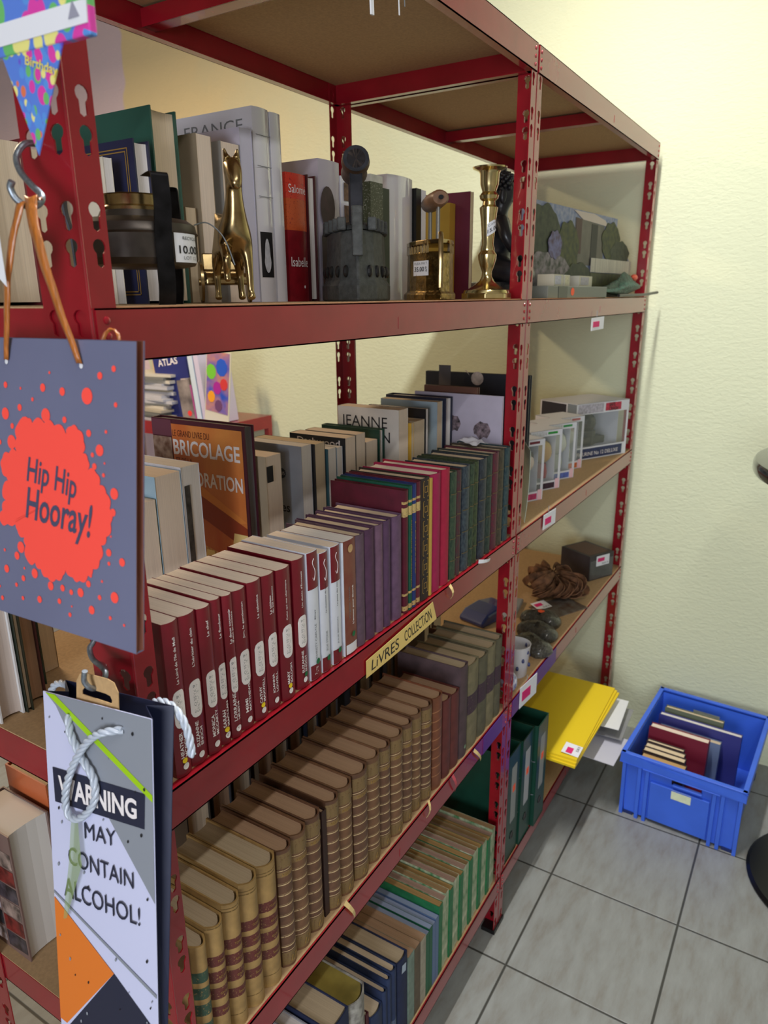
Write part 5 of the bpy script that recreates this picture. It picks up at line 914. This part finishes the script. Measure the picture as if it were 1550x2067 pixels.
for k in range(34):
    u, v, r = random.uniform(.05, .97), random.uniform(.02, .98), random.uniform(.0035, .0075); (mb if k % 2 else mb2).quad(*[L(f(u+r*1.4*math.cos(t), v+r*.8*math.sin(t), .0015)) for t in [2*math.pi*j/10 for j in range(10)]])
mb.build('dark_speckles', INKK, U); mb2.build('pale_speckles', GRY, U)
ROPE = mat('silver_twisted_cord', (186, 196, 210), .35, coat=.5)
def rope(q, r, name):
    q = spline(q, 7); q2 = []
    for a, b in zip(q[:-1], q[1:]): q2 += [a.lerp(b, k/3) for k in range(3)]
    q2.append(q[-1]); mb = MB(); acc = 0; cs = [[], [], []]; N = Vector((1, 0, 0))
    for i, p in enumerate(q2):
        t = (q2[min(i+1, len(q2)-1)]-q2[max(i-1, 0)]).normalized(); N = (N-t*N.dot(t)).normalized(); B = t.cross(N)
        if i: acc += (p-q2[i-1]).length
        for s in range(3): a = acc/(r*7.5)*2*math.pi+s*2*math.pi/3; cs[s].append(L(p+N*math.cos(a)*r*.52+B*math.sin(a)*r*.52))
    for c in cs: mb.tube(c, r*.56, 7)
    return mb.build(name, ROPE, U, smooth=70)
RP = [(.254, .047), (.306, .087), (.363, .124), (.42, .155), (.5, .191), (.527, .231), (.493, .276), (.397, .313), (.297, .321), (.241, .296), (.269, .246), (.328, .188), (.424, .13), (.532, .085), (.648, .058), (.758, .05)]
rope([tuple(f(u, v, .001 if i in (0, len(RP)-1) else (.0055 if i < 7 else .009 if i > 9 else .0065))) for i, (u, v) in enumerate(RP)], .0036, 'cord_handle')
rope([(-.018, -.040, 1.214), (-.020, -.050, 1.224), (-.021, -.062, 1.229), (-.021, -.075, 1.228), (-.021, -.086, 1.219), (-.021, -.092, 1.204), (-.021, -.094, 1.184)], .0036, 'rear_cord_handle'); rope([(-.020, .110, 1.188), (-.020, .102, 1.197), (-.020, .090, 1.202), (-.020, .078, 1.202), (-.02, .070, 1.196)], .0036, 'rear_cord_handle')
# kraft tag with a slot, gripped by the hook
mb = MB(); F = lambda u, v: L(f(u, v)+Vector((.004, 0, 0)))
outl = [(.300, .012), (.310, -.045), (.345, -.066), (.40, -.072), (.60, -.072), (.655, -.066), (.690, -.042), (.690, .012)]; inl = [(.36, -.012), (.36, -.022), (.38, -.030), (.42, -.032), (.58, -.030), (.62, -.026), (.635, -.016), (.630, -.006)]
m_ = len(outl); v = [F(*p) for p in outl]+[F(*p) for p in inl]; mb.add(v, [(i, i+1, m_+i+1, m_+i) for i in range(m_-1)]+[(m_-1, 0, m_, 2*m_-1)]); o = mb.build('hanging_tag', KRAFT, U); k = o.modifiers.new('th', 'SOLIDIFY'); k.thickness = .0008
GT = mat('green_translucent_strip', (150, 176, 110), .15, alpha=.55)
q = [(.318, .322), (.308, .384), (.303, .455), (.225, .544), (.167, .614)]; w = [.035, .05, .07, .045, .02]
mb = MB(); v = []
for (u_, v_), ww in zip(q, w): v += [L(f(u_-ww, v_, .006)), L(f(u_+ww, v_-.004, .0065))]
mb.add(v, [(2*i, 2*i+1, 2*i+3, 2*i+2) for i in range(4)]); mb.build('plastic_strip', GT, U)
# folded party bunting
def balloon_mat(name, sc):
    M = mat(name, (96, 130, 214), .25, coat=.6); t = M.node_tree; p = pr(M); Lk = t.links.new; tc = nn(t, 'ShaderNodeTexCoord'); mp = nn(t, 'ShaderNodeMapping'); mp.inputs[3].default_value = (0, 1, .78); Lk(tc.outputs['Object'], mp.inputs[0])
    src = None
    for k, (s_, th) in enumerate(((sc, .52), (sc*1.3, .47))):
        v = nn(t, 'ShaderNodeTexVoronoi'); v.inputs['Scale'].default_value = s_; v.inputs['Randomness'].default_value = .8; Lk(mp.outputs[0], v.inputs['Vector'])
        sx = nn(t, 'ShaderNodeSeparateColor'); Lk(v.outputs['Color'], sx.inputs[0]); cr = nn(t, 'ShaderNodeValToRGB'); cr.color_ramp.interpolation = 'CONSTANT'; Lk(sx.outputs[0], cr.inputs[0]); e = cr.color_ramp.elements
        cols = [(222, 70, 170), (110, 190, 110), (238, 232, 140), (110, 84, 206), (226, 120, 84), (92, 150, 226)]; e[0].color = lin(cols[0]); e[1].position = .8; e[1].color = lin(cols[5])
        for j, q_ in enumerate((.17, .33, .5, .66)): x = e.new(q_); x.color = lin(cols[j+1])
        lt = nn(t, 'ShaderNodeMapRange', _1=th, _2=th-.04); Lk(v.outputs['Distance'], lt.inputs[0])
        mi = nn(t, 'ShaderNodeMix', data_type='RGBA'); Lk(lt.outputs[0], mi.inputs[0]); Lk(cr.outputs[0], mi.inputs[7])
        if src: Lk(src, mi.inputs[6])
        else: mi.inputs[6].default_value = lin((92, 132, 220))
        src = mi.outputs[2]
    Lk(src, p.inputs['Base Color']); return M
U = thing('bunting_pack', 'folded birthday bunting pack printed with balloons at the top of the post', 'bunting', (-.045, 0, 1.74)); BAL = balloon_mat('balloon_print', 105); BAL2 = balloon_mat('large_balloon_print', 52)
MB().prism([(.11, .002), (-.101, -.002), (-.103, .075), (.11, .080)], -.006, 0, 'x').build('header_card', BAL2, U, bevel=.001)
MB().prism([(.11, .0075), (-.1005, .0045), (-.1015, .0175), (.11, .0215)], -.0068, -.0062, 'x').build('white_band', WHITE, U); MB().prism([(-.083, .009), (-.094, .009), (-.0885, .0185)], -.0074, -.0070, 'x').build('hang_slot', mat('grey_outline', (150, 150, 166), .5), U)
MB().prism([(-.004, .0012), (-.072, -.0016), (-.031, -.065)], -.0050, -.0042, 'x').build('pennant', BAL, U)
text(mb := MB(), 'Birthday', lambda x, y: (-.0056, -.030-.034*x, -.010-.012*x+.008*y), .01, .2); mb.build('lettering', mat('yellow_print', (236, 220, 90), .5), U)
# ================================================================= floor things and far shelf
U = thing('storage_crate', 'blue plastic stacking crate on the tiled floor against the yellow wall', 'crate', (1.825, -.342, 0), None, R(-3.2))
CB = mat('blue_polypropylene', (62, 108, 226), .38, ns=12, na=.05)
DX, WY, H = .232, .178, .226                          # half depth at the rim, half width, height
bx, by = .212, .158
mb = MB()
def wall(p0, p1, q0, q1, hole=None, th=.003):
    """one slanting crate wall p (foot) to q (rim), optionally with a hand hole (u0,u1,v0,v1)"""
    P = lambda u, v: (Vector(p0)*(1-u)+Vector(p1)*u)*(1-v)+(Vector(q0)*(1-u)+Vector(q1)*u)*v
    us = [0, 1] if not hole else [0, hole[0], hole[1], 1]; vs = [0, 1] if not hole else [0, hole[2], hole[3], 1]
    n = (Vector(p1)-Vector(p0)).cross(Vector(q0)-Vector(p0)).normalized()*th
    for i in range(len(us)-1):
        for j in range(len(vs)-1):
            if hole and i == 1 and j == 1: continue
            a = [P(us[i], vs[j]), P(us[i+1], vs[j]), P(us[i+1], vs[j+1]), P(us[i], vs[j+1])]; b = [x-n for x in a]; mb.add(a+b, [(0, 1, 2, 3), (7, 6, 5, 4), (0, 4, 5, 1), (1, 5, 6, 2), (2, 6, 7, 3), (3, 7, 4, 0)])
zb = .008; hole = (.42, .68, .74, .84)
wall((-bx, by, zb), (-bx, -by, zb), (-DX+.012, WY-.012, H-.012), (-DX+.012, -WY+.012, H-.012), hole); wall((bx, -by, zb), (bx, by, zb), (DX-.012, -WY+.012, H-.012), (DX-.012, WY-.012, H-.012), hole)
wall((-bx, -by, zb), (bx, -by, zb), (-DX+.012, -WY+.012, H-.012), (DX-.012, -WY+.012, H-.012)); wall((bx, by, zb), (-bx, by, zb), (DX-.012, WY-.012, H-.012), (-DX+.012, WY-.012, H-.012))
mb.box(-bx, bx, -by, by, zb, zb+.004); mb.build('shell', CB, U)
mb = MB()
for s in (-1, 1):
    mb.box(-DX, DX, min(s*WY, s*(WY-.014)), max(s*WY, s*(WY-.014)), H-.006, H); mb.box(-DX, DX, min(s*WY, s*(WY-.003)), max(s*WY, s*(WY-.003)), H-.036, H)
    mb.box(min(s*DX, s*(DX-.014)), max(s*DX, s*(DX-.014)), -WY, WY, H-.006, H); mb.box(min(s*DX, s*(DX-.003)), max(s*DX, s*(DX-.003)), -WY, WY, H-.036, H)
mb.build('rim', CB, U, bevel=.0015)
for yy in (-.165, -.118, -.095, .095, .118, .165):
    MB().prism([(-bx-.012, .0), (-bx+.002, .0), (-DX+.012, H-.03), (-DX+.001, H-.03)], yy-.005, yy+.005, 'y').build('rib', CB, U)
MB().prism([(-bx-.0075, .012), (-bx+.002, .012), (-DX+.014, H-.075), (-DX+.0035, H-.075)], -.085, .085, 'y').build('front_plate', CB, U, bevel=.002)
mb = MB(); mb.box(-DX-.001, -DX+.012, -.062, .020, H-.062, H-.057); mb.box(-DX-.001, -DX+.012, -.11, .11, H-.040, H-.036); mb.build('grip_lip', CB, U, bevel=.001)
for sx in (-1, 1):
    for sy in (-1, 1): MB().box(sx*(bx-.012)-.016, sx*(bx-.012)+.016, sy*(by-.012)-.016, sy*(by-.012)+.016, 0, .010).build('foot', mat('dark_blue_foot', (24, 40, 96), .5), U)
k = lambda y, z, l: (-bx-.0085-(DX-bx-.012+.0)*(z/H)-l+.0015, y, z)
s_ = MB().quad(k(.022, .118, .004), k(-.034, .118, .004), k(-.034, .150, .004), k(.022, .150, .004)).build('paper_label', mat('pale_green_label', (222, 230, 196), .6, ns=60, na=.05), U)
PS = paper('page_edges_stack', (222, 202, 168), st=(700, 5, 5)); PS2 = paper('page_edges_stack_tan', (196, 160, 108), st=(700, 5, 5)); DKC = mat('dark_cover_board', (58, 44, 44), .6)
def upright(label, x, ya, yb, d, h, lean, mc, mp):
    B = thing('book', label, 'book', (x, (ya+yb)/2, .0125), 'books in the blue crate'); B.rotation_euler = (0, R(lean), R(-3)); w = abs(ya-yb)
    MB().box(0, .002, -w/2, w/2, 0, h).build('cover', mc, B); MB().box(d-.002, d, -w/2, w/2, 0, h).build('cover', mc, B); MB().box(.002, d-.002, -w/2, -w/2+.002, 0, h).build('cover', mc, B); MB().box(.0021, d-.0021, -w/2+.0022, w/2-.003, .003, h-.003).build('page_block', mp, B); return B
BUR = mat('burgundy_board', (112, 22, 42), .5); GB2 = mat('grey_blue_cloth', (96, 112, 142), .6); PBL = mat('purple_blue_board', (50, 52, 120), .45)
for i, (x, d, h_, m_) in enumerate([(1.628, .046, .186, PS2), (1.677, .026, .190, PS), (1.706, .026, .188, PS), (1.735, .016, .190, PS)]):
    upright(['thick tan paged paperback at the very front of the blue crate', 'cream paged paperback second from the front of the crate', 'cream paged paperback third from the front of the crate', 'thin cream paged paperback just before the burgundy book'][i], x, -.200, -.332+.006*i, d, h_, 0, DKC, m_)
upright('burgundy book in a clear jacket standing behind the crate pile', 1.762, -.195, -.375, .034, .215, 6, BUR, PAGE)
upright('grey blue cloth book standing right of the burgundy one in the crate', 1.818, -.215, -.405, .030, .186, 8, GB2, PAGEY)
upright('wide purple blue book standing in the middle of the crate', 1.868, -.205, -.46, .026, .205, 6, PBL, PAGEW)
upright('olive green book standing farthest back in the crate', 1.915, -.215, -.40, .022, .210, 6, mat('olive_board', (96, 104, 84), .6), PAGEY)
# pedestal table cropped by the right edge of the picture
U = thing('pedestal_table', 'round black pedestal table cut off by the right picture edge', 'table', (1.60, -.766, 0))
MB().lathe([(0, 1.150), (.352, 1.150), (.362, 1.154), (.366, 1.162), (.366, 1.180), (.362, 1.187), (.352, 1.189), (0, 1.189)], 72).build('table_top', mat('black_laminate', (30, 30, 30), .16, coat=.6), U, smooth=30)
MB().lathe([(0, .0), (.236, .0), (.238, .006), (.230, .016), (.15, .026), (.06, .034), (.034, .044), (.032, .06), (.032, 1.12), (.07, 1.14), (.07, 1.150), (0, 1.150)], 60).build('pedestal', BLACK, U, smooth=30)
# shelf far behind, against the wall
U = thing('back_shelf', 'dark red shelf far behind with magazines, against the yellow wall', 'shelf', (1.70, 1.59, 0))
MB().box(0, .38, 0, .9, 1.060, 1.070).build('shelf_board', RED, U); MB().box(-.002, 0, 0, .9, 1.015, 1.071).build('long_rail', RED, U); MB().box(0, .38, -.002, 0, 1.015, 1.071).build('end_rail', RED, U)
for x in (.0, .355):
    for y in (-.001, .875): MB().box(x, x+.025, y, y+.025, 0, 1.058).build('post', RED, U)
random.seed(9); z = 1.0705
for i in range(16):
    t = random.uniform(.008, .016); dx, dy = random.uniform(-.02, .012), random.uniform(-.02, .02); c = random.choice([(190, 190, 196), (150, 150, 158), (206, 200, 186), (120, 120, 116), (176, 168, 150)])
    U = thing('magazine', f'worn magazine in the pile on the far back shelf, {ORD[i]} from the bottom', 'magazine', (1.83+dx, 1.995+dy, z), 'pile of magazines', R(random.uniform(-6, 6))); MB().box(-.11, .11, -.14, .14, 0, t).build('page_block', paper('pile_edges', c, .2, st=(6, 6, 700)), U); MB().box(-.1101, .1101, -.1401, .1401, t, t+.0006).build('cover', mat('magazine_cover', c, .4), U); z += t+.0009
def back(label, x, y0, y1, z0, h, d, c, lean=0, name='book', m=None):
    B = thing(name, label, 'book', (x, (y0+y1)/2+.105, z0)); B.rotation_euler = (R(lean), 0, 0); w = y1-y0; mc = m or mat('back_cover', c, .4)
    MB().box(0, d, -w/2, w/2, 0, h).build('page_block', PAGEW, B); MB().box(-.0005, 0, -w/2, w/2, 0, h).build('spine', mc, B); MB().box(0, d, -w/2-.0008, -w/2, 0, h).build('cover', mc, B); MB().box(0, d, w/2, w/2+.0008, 0, h).build('cover', mc, B); return B
B = back('large navy album standing beside the magazine pile on the far shelf', 1.765, 1.70, 1.735, 1.071, .31, .2, (38, 46, 116), -9)
MB().prism([(-.10, 0), (.10, 0), (.10, .30), (-.10, .30)], -.006, -.003, 'x').build('front_board', mat('navy_album_front', (38, 46, 116), .4), B); text(mb := MB(), 'ATLAS', lambda u, v: (-.0066, .07-.12*u, .24+.03*v), .02); mb.build('lettering', INKW, B)
B = back('pale portrait book with a red dot leaning by the navy album, far shelf', 1.73, 1.615, 1.640, 1.071, .19, .15, (196, 180, 172), -8); MB().prism([(-.035, .0), (.035, .0), (.035, .185), (-.035, .185)], -.004, -.002, 'x').build('front_board', mat('portrait_cover', (176, 164, 158), .5, ns=14, c2=(96, 88, 88)), B); MB().prism([(.012*math.cos(t)-.01, .045+.012*math.sin(t)) for t in [2*math.pi*j/12 for j in range(12)]], -.005, -.0042, 'x').build('red_dot', mat('red_sticker', (240, 60, 60), .5), B)
back('slim pink spined book leaning on the far shelf', 1.73, 1.589, 1.601, 1.071, .165, .15, (196, 96, 150), -8); back('white and pale blue spined book leaning on the far shelf', 1.73, 1.558, 1.583, 1.071, .30, .18, (206, 220, 232), -7); back('lilac white spined book leaning on the far shelf, rightmost of the leaning row', 1.73, 1.525, 1.549, 1.071, .29, .18, (208, 200, 222), -7)
U = thing('comic_rack_card', 'bright multicoloured comic hanging at the end of the far shelf', 'comic', (1.72, 1.570, 1.085)); U.rotation_euler = (R(8), 0, 0)
CM = mat('comic_print', (230, 150, 50), .35, ns=11, c2=(40, 80, 190)); 
MB().prism([(-.065, 0), (.065, 0), (.065, .30), (-.065, .30)], -.006, -.002, 'x').build('page_block', mat('cream_card', (214, 208, 186), .5), U); MB().prism([(-.060, .05), (.060, .05), (.060, .295), (-.060, .295)], -.0072, -.0062, 'x').build('comic_cover', CM, U)
for k, (a, b_, r_, c) in enumerate([(.035, .21, .026, (120, 200, 60)), (-.02, .235, .03, (40, 90, 200)), (.0, .15, .022, (170, 40, 150)), (.03, .11, .02, (240, 160, 40)), (-.035, .17, .02, (210, 60, 60)), (-.01, .08, .02, (110, 70, 110))]): MB().prism([(a+r_*math.cos(t), b_+r_*math.sin(t)*1.2) for t in [2*math.pi*j/9 for j in range(9)]], -.0080-.0002*k, -.0074, 'x').build('figure_print', mat('comic_colour', c, .4), U)
U = thing('blue_magazine', 'glossy blue magazine lying under the comic at the end of the far shelf', 'magazine', (1.68, 1.60, 1.0715)); MB().box(-.05, .10, -.07, .07, 0, .010).build('page_block', mat('blue_glossy', (60, 84, 180), .25, ns=30, c2=(150, 160, 214)), U, bevel=.002)
U = thing('cream_jar', 'small cream jar with dark lid on top of the magazine pile', 'jar', (1.86, 2.02, z)); MB().lathe([(0, 0), (.04, 0), (.042, .01), (.042, .08), (0, .08)], 20).build('jar', mat('cream_jar', (224, 200, 160), .5), U, smooth=40); MB().lathe([(0, .08), (.043, .08), (.043, .10), (0, .10)], 20).build('lid', mat('dark_red_lid', (70, 20, 30), .5), U)
